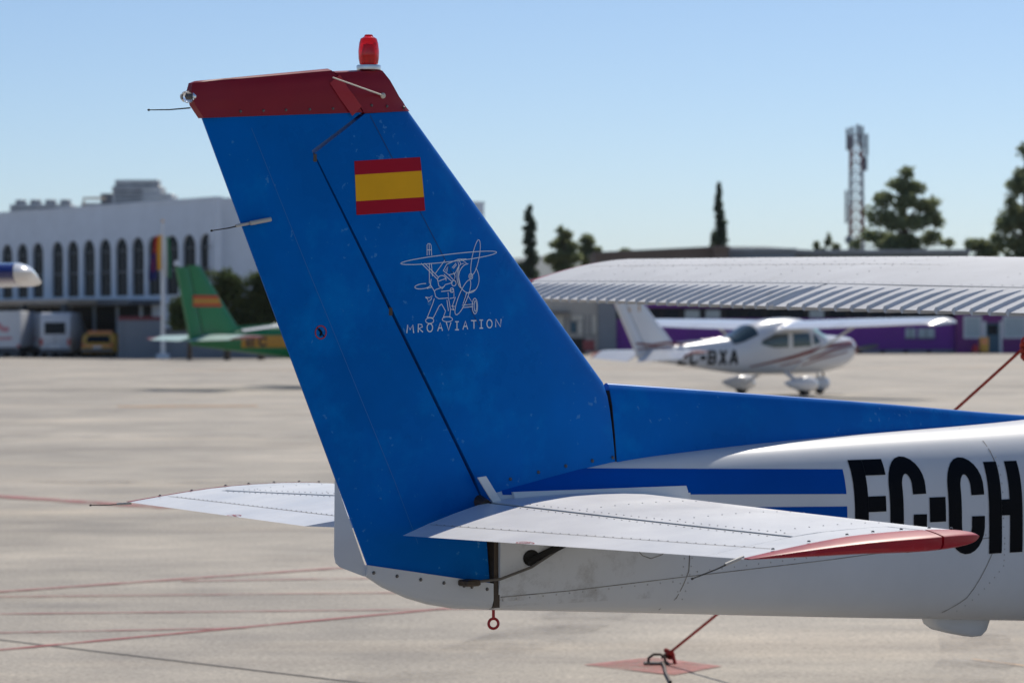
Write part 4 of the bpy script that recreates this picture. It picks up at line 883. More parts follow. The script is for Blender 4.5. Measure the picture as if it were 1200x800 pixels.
# canopy along the apron side
can = empty('entrance_canopy', (0, 0, 0)); can.parent = term
c0 = sloc(150)
obj('canopy_slab', box(c0, L_, 0.01, 4.2, 3.30, 3.58), 'tan', can, smooth=0)
obj('canopy_slab', box(c0 - 4.2, c0 - 0.01, 0.01, 2.2, 3.22, 3.50), 'mullion', can, smooth=0)
for k in range(6): obj('column', box(c0 + 1.0 + k * 5.5, c0 + 1.35 + k * 5.5, 3.6, 3.95, 0, 3.30), 'mullion', can, smooth=0)
obj('recess_shade_panel', box(c0 - 3, L_, 0.012, 0.06, 0.05, 3.2), 'dark_in', term, smooth=0)  # near-black sheet paints the shade of the recess under the canopy
for k in range(9):
    obj('recess_post', box(c0 - 2 + k * 3.0, c0 - 1.75 + k * 3.0, 0.062, 0.16, 0.05, 3.19), 'render_wall' if k < 3 else 'mullion', term, smooth=0)
# roof plant
def plant(name, label, px0, px1, Y, z1, kind):
    xa, xb = (px0 - 600) / 3382 * Y, (px1 - 600) / 3382 * Y; w = xb - xa
    r = empty(name, ((xa + xb) / 2, Y + 3, 9.1)); tagged(r, label, 'rooftop unit')
    h = z1 - 9.1
    if kind == 0:
        obj('casing', bbox(-w / 2, w / 2, -1, 1, 0.15, h * 0.75, 0.05), 'roof_metal', r, smooth=0)
        for k in range(4): obj('fan_cowl', lathe([(w * .09, 0), (w * .09, h * .2), (w * .07, h * .22)], org=(-w * .36 + k * w * .24, 0, h * .75), n=12), 'roof_metal', r)
        obj('duct', tube([(w * .3, -1.0, h * .4), (w * .3, -1.5, h * .4), (w * .3, -1.5, 0)], 0.18, 8), 'roof_metal', r)
        for k in range(3): obj('louver', box(-w * .45, w * .45, -1.03, -1.0, h * (.25 + .15 * k), h * (.32 + .15 * k)), 'mullion', r, smooth=0)
    elif kind == 1:
        obj('casing', bbox(-w / 2, w * .1, -1, 1, 0.1, h * .62, 0.05), 'roof_metal', r, smooth=0)
        obj('casing', bbox(w * .12, w / 2, -.8, .8, 0.1, h, 0.05), 'mullion', r, smooth=0)
        obj('pipe', tube([(-w * .4, -1.1, h * .1), (-w * .4, -1.1, h * .8), (w * .3, -1.1, h * .8)], 0.09, 8), 'tan', r)
    else:
        obj('casing', bbox(-w / 2, w * .3, -1.4, 1.4, h * .12, h * .80, 0.06), 'roof_metal', r, smooth=0)
        obj('casing', bbox(w * .05, w / 2, -1.5, 1.2, h * .10, h * .58, 0.06), 'roof_metal', r, smooth=0)
        obj('duct', bbox(-w * .46, w * .26, -1.2, 0.2, h * .81, h * .97, .04), 'roof_metal', r, smooth=0)
        for k in range(5): obj('louver', box(-w * .45, w * .0, -1.44, -1.405, h * (.2 + .11 * k), h * (.25 + .11 * k)), 'mullion', r, smooth=0)
    for k in (-1, 1): obj('support', box(k * w * .4 - .08, k * w * .4 + .08, -.9, .9, 0, 0.2), 'mullion', r, smooth=0)
plant('roof_air_conditioner', 'low grey air conditioning unit at the left end of the terminal roof', 6, 80, 197, 10.75, 0)
plant('roof_air_conditioner', 'small brownish cluster of pipes and boxes in the middle of the terminal roof', 90, 127, 190, 10.75, 1)
plant('roof_air_conditioner', 'largest grey metal plant block, highest on the terminal roof', 128, 200, 185, 11.45, 2)
# low walls between terminal and apron
def low_wall(label, px0, px1, Y, h, coping):
    xa, xb = (px0 - 600) / 3382 * Y, (px1 - 600) / 3382 * Y; r = empty('boundary_wall', ((xa + xb) / 2, Y, 0)); tagged(r, label, 'wall'); w = xb - xa
    obj('wall', box(-w / 2, w / 2, 0, 0.25, 0, h), 'grey_wall', r, smooth=0); obj('coping', box(-w / 2 - .03, w / 2 + .03, -0.04, 0.29, h + .002, h + 0.22), coping, r, smooth=0)
    for k in range(int(w // 3.2) + 1): obj('pilaster', box(-w / 2 + k * 3.2, -w / 2 + k * 3.2 + .25, -0.06, -0.002, 0, h - .02), 'grey_wall', r, smooth=0)
low_wall('grey wall with maroon coping beside the yellow vehicle', 139, 191, 171.0, 2.25, 'maroon_trim')
low_wall('lower grey wall behind the tail of the green aircraft', 193, 420, 169.0, 1.55, 'mullion')

# ---------------------------------------------------------------- flagpole and flags
fpX, fpY = (191 - 600) / 3382 * 166, 166.0
fp = empty('flagpole', (fpX, fpY, 0)); tagged(fp, 'tall white flagpole in front of the terminal', 'flagpole')
obj('pole', tube([(0, 0, 0), (0, 0, 4), (0, 0, 7.85)], 0.15, 10, 0.06), 'gloss_white', fp)
obj('finial', lathe([(0.02, 0), (0.10, 0.06), (0.02, 0.16)], org=(0, 0, 7.85), n=10), 'amber', fp)
obj('base_plinth', bbox(-0.35, 0.35, -0.35, 0.35, 0, 0.3, 0.03), 'render_wall', fp, smooth=0)
def flag_cloth(label, x0, z1, bars, width, drop):
    r = empty('flag', (fpX + x0, fpY - 0.12, z1 - drop)); tagged(r, label, 'flag', 'flags drooping from the pole')
    sgn = 1 if x0 > 0 else -1
    for i, m_ in enumerate(bars):
        a, b = i / len(bars), (i + 1) / len(bars)
        def f(u, v):
            fold = 0.10 * math.sin(u * 9 + v * 2.5); return (sgn * (width * u * (0.75 + 0.25 * math.sin(v * 2))), fold * (0.3 + v), drop * (1 - v) - 0.12 * u)
        obj('cloth_band', gridmap(f, a, b, 0, 1, 6, 14), m_, r, smooth=60)
M['flag_cloth_blue'] = material('blue_flag_cloth', (0.01, 0.02, 0.16), 0.8)
M['flag_cloth_green'] = material('green_flag_cloth', (0.02, 0.22, 0.10), 0.8)
M['flag_cloth_white'] = material('white_flag_cloth', (0.65, 0.66, 0.65), 0.8)
M['flag_cloth_red'] = material('red_flag_cloth', (0.42, 0.012, 0.015), 0.8)
M['flag_cloth_yellow'] = material('yellow_flag_cloth', (0.80, 0.38, 0.02), 0.8)
flag_cloth('drooping red and yellow flag on the white pole', -0.05, 7.15, ['flag_cloth_yellow', 'flag_cloth_red'], 0.52, 2.0)
flag_cloth('dark blue flag hanging left of the red and yellow one', -0.36, 6.1, ['flag_cloth_blue'], 0.42, 1.5)
flag_cloth('green and white flag hanging right of the pole', 0.10, 7.1, ['flag_cloth_white', 'flag_cloth_green'], 0.40, 2.35)

# ---------------------------------------------------------------- vehicles by the terminal
M['van_white'] = material('white_van_paint', (0.62, 0.64, 0.68), 0.35, var=0.05, coat=0.3)
M['car_yellow'] = material('yellow_vehicle_paint', (0.72, 0.36, 0.02), 0.35, var=0.05, coat=0.3)
M['lamp_red'] = material('red_tail_lamp', (0.45, 0.02, 0.02), 0.3)
M['lamp_amber'] = material('amber_beacon_bar', (0.8, 0.30, 0.12), 0.35)
M['pink_print'] = material('pink_print', (0.55, 0.22, 0.26), 0.6)
def vehicle(name, label, cat, px, Y, w, h, l, paint_, kind):
    X = (px - 600) / 3382 * Y
    r = empty(name, (X, Y, 0), R(-3)); tagged(r, label, cat)
    prof = {'van': [(0, .45), (0, h * .86), (.12, h * .97), (.4, h), (l * .62, h), (l * .8, h * .72), (l * .97, h * .58), (l, h * .4), (l, .35), (.1, .32)],
            'box': [(0, .62), (0, h), (l * .72, h), (l * .72, .62)],
            'car': [(0, .42), (0, h * .55), (.18, h * .60), (.55, h * .95), (.8, h), (l * .55, h), (l * .72, h * .62), (l * .97, h * .55), (l, h * .4), (l, .3), (.1, .28)]}[kind]
    n = len(prof); cy = sum(p[1] for p in prof) / n; cx = sum(p[0] for p in prof) / n
    body = obj('body', loft([[(x * 1 + s * (-w / 2), cx + (y - cx) * k, cy + (z - cy) * k) for y, z in prof] for x, s, k in ((0, 1, .93), (0.05, 1, .985), (0.12, 1, 1), (-0.12, -1, 1), (-0.05, -1, .985), (0, -1, .93))]), paint_, r, smooth=40)
    if kind == 'van':
        obj('rear_window', bbox(-w * .34, w * .34, -0.012, 0.03, h * .52, h * .78, 0.01), 'dark_glass', body, smooth=0)
        obj('door_gap', box(-0.012, 0.012, -0.006, 0.02, .5, h * .5), 'gap', body, smooth=0)
        obj('number_plate', box(-.26, .26, -0.016, 0.0, .62, .74), 'gloss_white', body, smooth=0)
    elif kind == 'car':
        obj('rear_window', loft([[(-w * .36, .20, h * .64), (w * .36, .20, h * .64), (w * .33, .50, h * .90), (-w * .33, .50, h * .90)], [(-w * .36, .16, h * .66), (w * .36, .16, h * .66), (w * .33, .46, h * .92), (-w * .33, .46, h * .92)]]), 'dark_glass', body, smooth=0)
        obj('beacon_bar', bbox(-w * .38, w * .38, .75, 1.05, h + .01, h + .17, .03), 'lamp_amber', body, smooth=0)
        obj('number_plate', box(-.26, .26, -0.02, 0.0, .58, .70), 'gloss_white', body, smooth=0)
        obj('reflective_band', box(-w * .44, w * .44, -0.012, 0.01, h * .46, h * .53), 'lamp_amber', body, smooth=0)
    else:
        obj('cab', bbox(-w * .46, w * .46, l * .74, l, .5, h * .74, .12), paint_, r, smooth=0)
        obj('chassis', box(-w * .4, w * .4, .2, l * .9, .42, .60), 'gap', r, smooth=0)
        obj('printed_panel', ribbon([(-w * .35 + w * .5 * k / 12, h * .66 + .18 * math.sin(k * .5)) for k in range(13)], .28, lambda u, v: (u, -0.006, v), step=.2), 'pink_print', body, smooth=0)
        obj('printed_panel', ribbon([(-w * .4, h * .40), (w * .25, h * .42)], .16, lambda u, v: (u, -0.006, v), step=.2), 'pink_print', body, smooth=0)
    for s in (-1, 1):
        zt = {'van': (.75, 1.15), 'car': (h * .50, h * .60), 'box': (.66, .8)}[kind]
        obj('tail_lamp', box(s * w * .44 - .09, s * w * .44 + .09, -0.018, 0.02, *zt), 'lamp_red', body, smooth=0)
        for y in (l * .18, l * .8): obj('wheel', lathe([(.1, -.11), (.28, -.11), (.34, -.07), (.34, .07), (.28, .11), (.1, .11)], axis=(1, 0, 0), org=(s * (w / 2 - .14), y, .34), n=16), 'rubber', r)
    obj('rear_bumper', bbox(-w * .48, w * .48, -0.10, 0.05, .34, .54, .03), 'mullion', r, smooth=0)
vehicle('delivery_truck', 'white box truck with faded pink print at the left edge under the canopy', 'truck', 4, 176.5, 2.1, 2.85, 6.0, 'van_white', 'box')
vehicle('delivery_truck', 'plain pale grey box truck between printed truck and white van', 'truck', 36, 180.5, 1.5, 2.75, 5.5, 'van_white', 'box')
vehicle('van', 'white van with dark rear window parked under the terminal canopy', 'van', 64.5, 176.0, 1.92, 2.75, 5.2, 'van_white', 'van')
vehicle('airport_car', 'yellow airport car with amber beacon bar next to the white van', 'car', 114, 175.0, 2.0, 1.45, 4.2, 'car_yellow', 'car')

# ---------------------------------------------------------------- purple and beige buildings on the right
M['purple'] = material('purple_painted_wall', (0.20, 0.034, 0.31), 0.7, var=0.12, vscale=0.8)
M['magenta'] = material('magenta_painted_wall', (0.20, 0.035, 0.19), 0.7, var=0.12, vscale=0.8)
M['beige'] = material('beige_render', (0.46, 0.43, 0.39), 0.85, var=0.1, vscale=0.7)
M['pale_win'] = material('pale_blind_window', (0.45, 0.52, 0.54), 0.3, var=0.1)
M['cream_door'] = material('cream_panel', (0.62, 0.58, 0.50), 0.6)
M['blue_door'] = material('slate_blue_door', (0.05, 0.12, 0.17), 0.5)
M['brown_wall'] = material('brown_concrete_wall', (0.20, 0.155, 0.13), 0.85, var=0.15, vscale=0.3)
M['slate'] = material('blue_grey_cladding', (0.27, 0.32, 0.37), 0.7, var=0.1, vscale=0.5)
M['olive'] = material('olive_grey_cladding', (0.24, 0.26, 0.25), 0.7, var=0.15, vscale=0.5)
Y0 = 187.0
def XX(px, Y=Y0): return (px - 600) / 3382 * Y
def ZZ(py, Y=Y0): return 1.733 + (384 - py) / 3382 * Y
hb = empty('hangar_office', (XX(640), Y0, 0)); tagged(hb, 'beige building with pale windows seen between blue fin and white aircraft', 'building')
def rb_(px): return XX(px) - XX(640)
obj('wall', box(rb_(560), rb_(701), 0, 9, 0, 4.6), 'beige', hb, smooth=0)
obj('side_wall', box(rb_(701.2), rb_(722), -0.3, 9, 0, 4.5), 'grey_wall', hb, smooth=0)
obj('roof', box(rb_(556), rb_(724), -0.7, 9.5, 4.61, 4.85), 'roof_metal', hb, smooth=0)
for a, b, c, d, m_ in ((648, 661, 371, 390, 'cream_door'), (669, 675, 377, 390, 'blue_door'), (676, 683, 377, 391, 'cream_door'), (669, 684, 370, 375, 'cream_door'), (693, 700, 370, 391, 'cream_door')):
    wn = obj('window', box(rb_(a), rb_(b), -0.05, -0.002, ZZ(d), ZZ(c)), m_, hb, smooth=0)
    for e_ in (rb_(a) - .06, rb_(b)): obj('jamb', box(e_, e_ + .06, -0.08, -.001, ZZ(d) - .05, ZZ(c) + .05), 'mullion', wn, smooth=0)
obj('awning', box(rb_(640), rb_(668), -1.0, -0.01, ZZ(367), ZZ(365)), 'mullion', hb, smooth=0)
obj('door', box(rb_(667), rb_(686), -0.03, -.0015, 0.02, ZZ(396)), 'dark_in', hb, smooth=0)
bt = empty('baggage_tug', (XX(690, 184), 184.0, 0)); tagged(bt, 'small dark red equipment cart in front of the beige building', 'cart')
obj('body', bbox(-0.35, 0.35, -0.6, 0.6, 0.25, 0.95, 0.05), 'maroon_trim', bt, smooth=0); obj('handle', tube([(-.3, .6, .9), (-.3, .8, 1.2), (.3, .8, 1.2), (.3, .6, .9)], .03, 6), 'gap', bt)
for s in (-1, 1):
    for y in (-.35, .35): obj('wheel', lathe([(.05, -.06), (.2, -.06), (.2, .06), (.05, .06)], axis=(1, 0, 0), org=(s * .33, y, .2), n=12), 'rubber', bt)
pb = empty('purple_building', (XX(920), Y0, 0)); tagged(pb, 'long low purple building behind the white EC-BXA aircraft', 'building')
def rp(px): return XX(px) - XX(920)
obj('wall', box(rp(722.5), rp(1119), 0, 8, 0.25, ZZ(374)), 'purple', pb, smooth=0)
obj('plinth', box(rp(722.5), rp(1119), 0.06, 8, 0, 0.248), 'grey_wall', pb, smooth=0)
obj('upper_wall', box(rp(722.5), rp(1119), 0.10, 8, ZZ(374) + .002, ZZ(361)), 'dark_in', pb, smooth=0)
for k in range(16):
    a = 730 + k * 24.3
    obj('clerestory_window', box(rp(a), rp(a + 17), 0.03, 0.098, ZZ(373.2), ZZ(364)), 'pale_win' if k in (3, 4, 9) else 'dark_glass', pb, smooth=0)
obj('fascia', box(rp(720), rp(1121), -0.5, 8, ZZ(361) + .002, ZZ(352)), 'purple', pb, smooth=0)
obj('roof', box(rp(718), rp(1123), -0.7, 8.4, ZZ(352) + .002, ZZ(346)), 'roof_metal', pb, smooth=0)
for a, b in ((1061, 1073), (1076, 1095)):
    wn = obj('window', box(rp(a), rp(b), -0.04, -.002, ZZ(397), ZZ(386)), 'pale_win', pb, smooth=0)
    obj('frame', join(box(rp(a) - .07, rp(b) + .07, -0.06, -.001, ZZ(397) - .08, ZZ(397) - .002), box(rp((a + b) / 2) - .03, rp((a + b) / 2) + .03, -0.06, -.041, ZZ(397), ZZ(386))), 'mullion', wn, smooth=0)
for k in range(14): obj('vent_block', box(rp(735 + k * 27), rp(740 + k * 27), 0.0, 0.058, 0.02, 0.2), 'dark_in', pb, smooth=0)
mb = empty('magenta_building', (XX(1180), Y0, 0)); tagged(mb, 'magenta end building with white framed windows and blue door at right edge', 'building')
def rm(px): return XX(px) - XX(1180)
obj('wall', box(rm(1119.5), rm(1300), -0.4, 8, 0, 4.0), 'magenta', mb, smooth=0)
obj('roof', box(rm(1117), rm(1303), -0.8, 8.4, 4.01, 4.3), 'roof_metal', mb, smooth=0)
for a, b, c, d in ((1128, 1149, 372, 398), (1174, 1201, 372, 398), (1212, 1240, 372, 398)):
    wn = empty('window', (rm((a + b) / 2), -0.4, 0)); wn.parent = mb; hw = (rm(b) - rm(a)) / 2
    obj('frame', join(box(-hw, hw, -.06, -.001, ZZ(d), ZZ(d) + .1), box(-hw, hw, -.06, -.001, ZZ(c) - .1, ZZ(c)), box(-hw, -hw + .1, -.058, -.001, ZZ(d) + .1, ZZ(c) - .1), box(hw - .1, hw, -.058, -.001, ZZ(d) + .1, ZZ(c) - .1)), 'gloss_white', wn, smooth=0)
    obj('pane', box(-hw + .1, hw - .1, -.03, -.002, ZZ(d) + .1, ZZ(c) - .1), 'pale_win', wn, smooth=0)
dr_ = obj('door', box(rm(1154), rm(1170), -.43, -.402, 0.02, ZZ(380)), 'blue_door', mb, smooth=0)
obj('door_frame', join(box(rm(1150), rm(1154) - .002, -.47, -.402, 0, ZZ(378)), box(rm(1170) + .002, rm(1173), -.47, -.402, 0, ZZ(378))), 'gloss_white', dr_, smooth=0)
obj('door_pane', box(rm(1156), rm(1168), -.44, -.431, 1.2, ZZ(382)), 'dark_glass', dr_, smooth=0)
yb = empty('fuel_cabinet', (XX(1153, 184), 184.0, 0)); tagged(yb, 'yellow upright cabinet beside the blue door of the magenta building', 'cabinet')
obj('casing', bbox(-.28, .28, -.25, .25, .06, 1.05, .04), 'car_yellow', yb, smooth=0); obj('panel', box(-.2, .2, -.262, -.252, .6, .95), 'lamp_amber', yb, smooth=0); obj('base', box(-.3, .3, -.27, .27, 0, .058), 'mullion', yb, smooth=0)
rbx = empty('fire_extinguisher_cart', (XX(1143, 183.5), 183.5, 0)); tagged(rbx, 'low red cart left of the yellow cabinet', 'cart')
obj('tank', lathe([(.05, 0), (.2, .05), (.22, .3), (.12, .5), (.04, .55)], org=(0, 0, .05), n=14), 'lamp_red', rbx); obj('handle', tube([(.1, .15, .1), (.15, .28, .6), (-.15, .28, .6), (-.1, .15, .1)], .02, 6), 'gap', rbx)
for s in (-1, 1): obj('wheel', lathe([(.03, -.03), (.12, -.03), (.12, .03), (.03, .03)], axis=(1, 0, 0), org=(s * .24, .1, .12), n=12), 'rubber', rbx)
# sheds behind, of which only the roof lines show over the wing
def shed(name, label, px0, px1, Y, za, zb, mat, depth=14):
    xa, xb = XX(px0, Y), XX(px1, Y); r = empty(name, ((xa + xb) / 2, Y, 0)); tagged(r, label, 'building'); w = (xb - xa) / 2
    obj('wall', loft([[(-w, y, 0), (w, y, 0), (w, y, zb), (-w, y, za)] for y in (0, depth)]), mat, r, smooth=0)
    obj('roof_edge', loft([[(-w - .1, y, za + .003), (w + .1, y, zb + .003), (w + .1, y, zb + .28), (-w - .1, y, za + .28)] for y in (-.3, depth + .3)]), 'roof_metal' if mat != 'brown_wall' else mat, r, smooth=0)
    return r
b1 = shed('brown_hall', 'brown hall with a gently rising roof line behind the aircraft wing', 697, 836, 225, ZZ(300, 225), ZZ(293.5, 225), 'brown_wall')
shed('brown_tower', 'small square brown block at the end of the brown hall', 836.5, 854, 224, ZZ(293, 224), ZZ(293, 224), 'brown_wall')
shed('grey_shed', 'blue grey clad shed right of the brown hall', 855, 932, 230, ZZ(296, 230), ZZ(296, 230), 'slate')
shed('olive_shed', 'long olive grey shed below the big pine', 932.5, 1136, 232, ZZ(298, 232), ZZ(298, 232), 'olive')
# ---------------------------------------------------------------- trees
def leaf(name, col):
    m = material(name, col, 0.7, var=0.35, vscale=0.7, spec=0.2); t = m.node_tree; b = t.nodes['Principled BSDF']
    tl_ = t.nodes.new('ShaderNodeBsdfTranslucent'); mx = t.nodes.new('ShaderNodeMixShader'); mx.inputs[0].default_value = 0.55
    t.links.new(b.inputs['Base Color'].links[0].from_socket, tl_.inputs[0]); t.links.new(b.outputs[0], mx.inputs[1]); t.links.new(tl_.outputs[0], mx.inputs[2]); t.links.new(mx.outputs[0], t.nodes['Material Output'].inputs[0])
    return m
M['leaf_dark'] = leaf('dark_conifer_foliage', (0.10, 0.14, 0.09)); M['leaf_pine'] = leaf('pine_foliage', (0.29, 0.33, 0.165)); M['leaf_round'] = leaf('broadleaf_foliage', (0.10, 0.135, 0.05))
M['bark'] = material('tree_bark', (0.10, 0.075, 0.055), 0.9, var=0.3)
def leaves(clumps, n, size, rnd):
    V, F = [], []; sub = []
    for cx, cy, cz, rx, ry, rz in clumps:
        for _ in range(6):
            d = Vector((rnd.gauss(0, 1), rnd.gauss(0, 1), rnd.gauss(0, 1))).normalized() * rnd.uniform(0.35, 0.85); q = rnd.uniform(0.32, 0.58)
            sub.append((cx + d.x * rx, cy + d.y * ry, cz + d.z * rz, rx * q, ry * q, rz * q))
    clumps = [(c[0], c[1], c[2], c[3] * .62, c[4] * .62, c[5] * .62) for c in clumps] + sub
    tot = sum(c[3] * c[4] * c[5] for c in clumps)
    for cx, cy, cz, rx, ry, rz in clumps:
        for _ in range(max(20, int(n * rx * ry * rz / tot))):
            while True:
                p = Vector((rnd.uniform(-1, 1), rnd.uniform(-1, 1), rnd.uniform(-1, 1)))
                if 0.15 < p.length < 1: break
            if rnd.random() < 0.5: p = p.normalized() * rnd.uniform(0.75, 1.4)
            c = Vector((cx + p.x * rx, cy + p.y * ry, cz + p.z * rz))
            a = Vector((rnd.gauss(0, 1), rnd.gauss(0, 1), rnd.gauss(0, .7))).normalized(); b = a.cross(Vector((rnd.gauss(0, 1), rnd.gauss(0, 1), rnd.gauss(0, 1)))).normalized()
            s = size * rnd.uniform(0.6, 1.4); k = len(V)
            V += [c - a * s, c + b * s * .55, c + a * s, c - b * s * .55]; F.append((k, k + 1, k + 2, k + 3))
    return V, F
def tree(name, label, px, Y, clumps, trunk_h, tr, mat, n, size, seed, group=None):
    rnd = random.Random(seed); r = empty(name, (XX(px, Y), Y, 0)); tagged(r, label, 'tree', group)
    obj('trunk', tube([(0, 0, 0), (0.1 * tr, 0, trunk_h * .5), (0, 0, trunk_h)], tr, 10, tr * .35), 'bark', r)
    lim = []
    for c in clumps: lim.append(tube([(0, 0, max(0.4, min(trunk_h * .95, c[2] - c[5] * .9 - abs(c[0]) * .4))), (c[0] * .55, c[1] * .55, c[2] - c[5] * .45), (c[0], c[1], c[2])], tr * .3, 6, tr * .08))
    obj('limbs', join(*lim), 'bark', r)
    obj('crown', leaves(clumps, n, size, rnd), mat, r, smooth=0)
def zs(py, Y): return ZZ(py, Y)
rnd = random.Random(3)
def conifer(px, y0, y1, Y, wmax, label, seed, mat='leaf_dark', ragged=0.35, gaps=True):
    rn = random.Random(seed); s = 3382 / Y; zt = zs(y0, Y); z0 = max(0.8, zs(y1, Y)); cl = []; n = 16
    for k in range(n):
        t = k / (n - 1); z = z0 + (zt - z0) * t; w = wmax / s / 2 * (1 - t) ** 0.55 * rn.uniform(1 - ragged, 1 + ragged) + 0.12
        cl.append((rn.uniform(-.4, .4) * w, rn.uniform(-.4, .4) * w, z, w, w, (zt - z0) / n * (.75 if gaps else 1.1)))
    tree('conifer_tree', label, px, Y, cl, zt * .96, 0.25, mat, 2600, 0.22, seed)
conifer(621, 244, 330, 250, 22, 'narrow ragged dark conifer nearest the edge of the blue fin', 11)
conifer(843, 223, 330, 240, 15, 'slim dark pencil cypress standing above the brown block', 12, ragged=0.10, gaps=False)
conifer(836.5, 276, 330, 242, 5, 'short thin cypress beside the pencil cypress', 13, ragged=0.1, gaps=False)
def blob_tree(name, label, px, Y, specs, mat, n, size, seed, tr=0.3):
    s = 3382 / Y; cl = [((cx - px) / s, random.Random(seed + i).uniform(-1, 1) * rx / s * .6, zs(cy, Y), rx / s, rx / s * .9, ry / s) for i, (cx, cy, rx, ry) in enumerate(specs)]
    top_ = max(c[2] for c in cl); tree(name, label, px, Y, cl, top_ * .92, tr, mat, n, size, seed)
blob_tree('pine_tree', 'loose pine with layered clumps right of the ragged conifer', 662, 255, [(662, 275, 9, 8), (656, 287, 12, 7), (668, 288, 10, 8), (660, 300, 16, 9), (648, 303, 12, 7), (674, 302, 9, 8), (662, 315, 14, 8)], 'leaf_pine', 3200, 0.24, 21)
blob_tree('pine_tree', 'small open crowned pine between the loose pine and the brown hall', 689, 258, [(690, 281, 9, 5), (685, 292, 8, 8), (697, 294, 8, 6), (690, 303, 13, 7), (703, 301, 7, 5), (690, 316, 10, 7)], 'leaf_pine', 2600, 0.24, 22)
blob_tree('pine_tree', 'low bush top peeking over the brown hall roof', 733, 262, [(733, 295, 8, 4), (738, 300, 9, 6), (728, 306, 9, 6)], 'leaf_pine', 1200, 0.24, 23)
blob_tree('pine_tree', 'big rounded pine on the right between mast and right edge', 1060, 245, [(1063, 205, 12, 10), (1052, 218, 13, 10), (1075, 222, 14, 11), (1036, 234, 14, 11), (1060, 238, 16, 13), (1085, 242, 15, 11), (1026, 256, 15, 12), (1048, 262, 18, 13), (1072, 263, 18, 13), (1096, 258, 12, 12), (1022, 278, 12, 10), (1040, 285, 20, 11), (1066, 286, 22, 12), (1090, 280, 14, 10), (1003, 288, 8, 6), (1110, 287, 9, 6), (1060, 305, 24, 11)], 'leaf_pine', 6200, 0.24, 24, 0.5)
blob_tree('pine_tree', 'tall dark tree cut off by the right edge of the picture', 1202, 240, [(1203, 182, 9, 12), (1200, 205, 11, 12), (1190, 218, 13, 12), (1212, 225, 22, 18), (1186, 240, 13, 14), (1198, 258, 22, 17), (1178, 268, 16, 12), (1220, 262, 20, 20), (1168, 285, 15, 11), (1192, 288, 22, 13), (1215, 295, 24, 14), (1195, 310, 24, 12)], 'leaf_pine', 4800, 0.26, 25, 0.5)
blob_tree('pine_tree', 'lower bushy tree at the foot of the tall right edge tree', 1147, 241, [(1140, 289, 9, 9), (1152, 292, 12, 8), (1163, 298, 10, 8), (1148, 306, 14, 8)], 'leaf_pine', 1800, 0.24, 26)
blob_tree('pine_tree', 'thin pale shrub tops left of the mast foot', 965, 262, [(957, 290, 5, 5), (962, 295, 5, 6), (971, 284, 4, 8), (980, 291, 4, 4), (966, 304, 12, 6)], 'leaf_pine', 900, 0.22, 27, 0.15)
blob_tree('round_tree', 'round dark tree directly right of the green fin', 266, 160, [(262, 326, 18, 14), (276, 340, 20, 18), (258, 352, 22, 20), (284, 362, 20, 20), (264, 378, 26, 16)], 'leaf_round', 6000, 0.13, 31, 0.2)
blob_tree('round_tree', 'round dark tree between green fin and the edge of the blue fin', 306, 160.5, [(300, 326, 16, 13), (316, 332, 18, 18), (304, 348, 20, 18), (322, 360, 22, 22), (308, 378, 24, 16)], 'leaf_round', 6000, 0.13, 32, 0.2)
blob_tree('round_tree', 'low dark bush between flagpole and the green fin', 222, 161, [(215, 358, 14, 14), (232, 350, 14, 16), (222, 374, 24, 14), (240, 372, 16, 16)], 'leaf_round', 4500, 0.13, 33, 0.15)

# ---------------------------------------------------------------- telecom mast
M['mast_red'] = material('faded_red_mast_paint', (0.24, 0.07, 0.075), 0.6)
M['mast_white'] = material('grey_white_mast_paint', (0.42, 0.43, 0.47), 0.6)
M['antenna'] = material('grey_antenna_cover', (0.22, 0.24, 0.28), 0.6)
my = 262.0; mast = empty('lattice_mast', (XX(1004, my), my, 0)); tagged(mast, 'tall red and white lattice telecom mast with antennas at its top', 'mast')
mh = zs(160, my); rbm, rtm = 0.80, 0.58
def corner(k, z): r_ = rbm + (rtm - rbm) * z / mh; a = R(45 + 90 * k); return (r_ * math.cos(a) * 1.2, r_ * math.sin(a) * 1.2, z)
seg = [mh * i / 6 for i in range(7)]
for k in range(4):
    for i in range(6): obj('leg', tube([corner(k, seg[i]), corner(k, seg[i + 1])], 0.09, 6), 'mast_red' if i % 2 else 'mast_white', mast)
nb = 22
for i in range(nb):
    z0_, z1_ = mh * i / nb, mh * (i + 1) / nb; br = []
    for k in range(4): br += [tube([corner(k, z0_), corner((k + 1) % 4, z1_)], 0.055, 5), tube([corner(k, z1_), corner((k + 1) % 4, z1_)], 0.05, 5)]
    obj('brace_bay', join(*br), 'mast_red' if int((z0_ + .1) / mh * 6) % 2 else 'mast_white', mast, smooth=0)
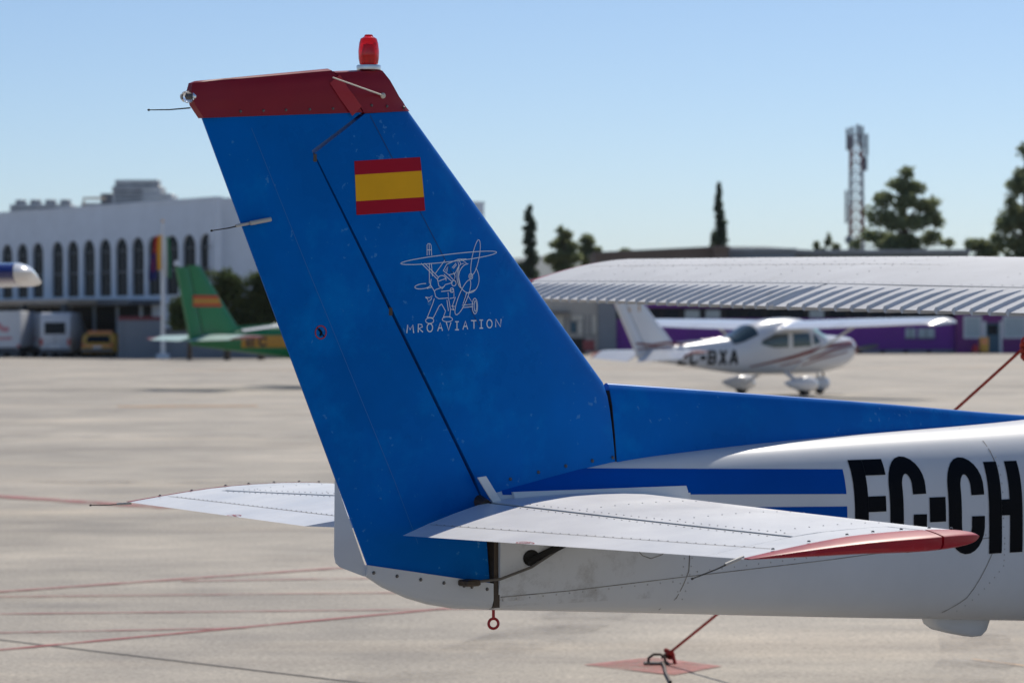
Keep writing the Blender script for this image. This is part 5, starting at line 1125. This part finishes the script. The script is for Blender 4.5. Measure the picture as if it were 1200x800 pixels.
for dx, dz_, w, h in ((-0.85, -0.4, .3, 2.0), (-0.45, -0.2, .28, 1.9), (0.45, -0.3, .3, 2.2), (0.85, -0.9, .3, 2.0), (0.1, 0.1, .26, 1.7), (-1.0, -6.5, .22, 3.0), (0.75, -2.6, .35, 1.3)):
    an = obj('antenna_panel', bbox(dx - w / 2, dx + w / 2, -0.75, -0.55, mh + dz_ - h / 2, mh + dz_ + h / 2, .04), 'antenna', mast, smooth=0)
    obj('antenna_arm', tube([(dx, -0.55, mh + dz_), (0.3 * (1 if dx > 0 else -1), 0, mh + dz_)], .04, 6), 'antenna', an)
obj('dish', lathe([(.05, 0), (.35, .1), (.38, .18), (.02, .14)], axis=(-.5, -1, 0), org=(-.7, -.5, mh - 9.5), n=14), 'antenna', mast)
obj('lightning_rod', tube([(0, 0, mh), (0, 0, mh + 1.0)], .03, 6), 'antenna', mast)

# ---------------------------------------------------------------- far hills and the air before them
M['hill'] = material('scrub_hillside', (0.055, 0.065, 0.05), 0.95, var=0.3, vscale=0.004, world=True)
rnd = random.Random(5); V = []; F = []; nx_ = 90
for j in range(6):
    for i in range(nx_ + 1):
        x = -5200 + 10400 * i / nx_; hgt = 150 + 40 * math.sin(x * .0011 + 1) + 22 * math.sin(x * .0031) + 12 * math.sin(x * .0083 + 2) + rnd.uniform(-5, 5)
        V.append((x, 6200 + j * 420, (-5, hgt * .30, hgt * .62, hgt * .86, hgt, hgt * .7)[j]))
for j in range(5):
    for i in range(nx_): F.append((j * (nx_ + 1) + i, j * (nx_ + 1) + i + 1, (j + 1) * (nx_ + 1) + i + 1, (j + 1) * (nx_ + 1) + i))
obj('hills', (V, F), 'hill', kind='structure', smooth=60)

# one closed box of thin pale air round everything below the sky
hv = bpy.data.materials.new('thin_haze'); hv.use_nodes = True; t = hv.node_tree
for n in list(t.nodes):
    if n.type != 'OUTPUT_MATERIAL': t.nodes.remove(n)
pv = t.nodes.new('ShaderNodeVolumePrincipled'); pv.inputs['Density'].default_value = 5.0e-5; pv.inputs['Color'].default_value = (0.90, 0.96, 1.0, 1); pv.inputs['Anisotropy'].default_value = 0.2
t.links.new(pv.outputs[0], t.nodes['Material Output'].inputs['Volume'])
obj('haze', box(-5600, 5600, -480, 8600, -1.02, 245), hv, kind='stuff', smooth=0)
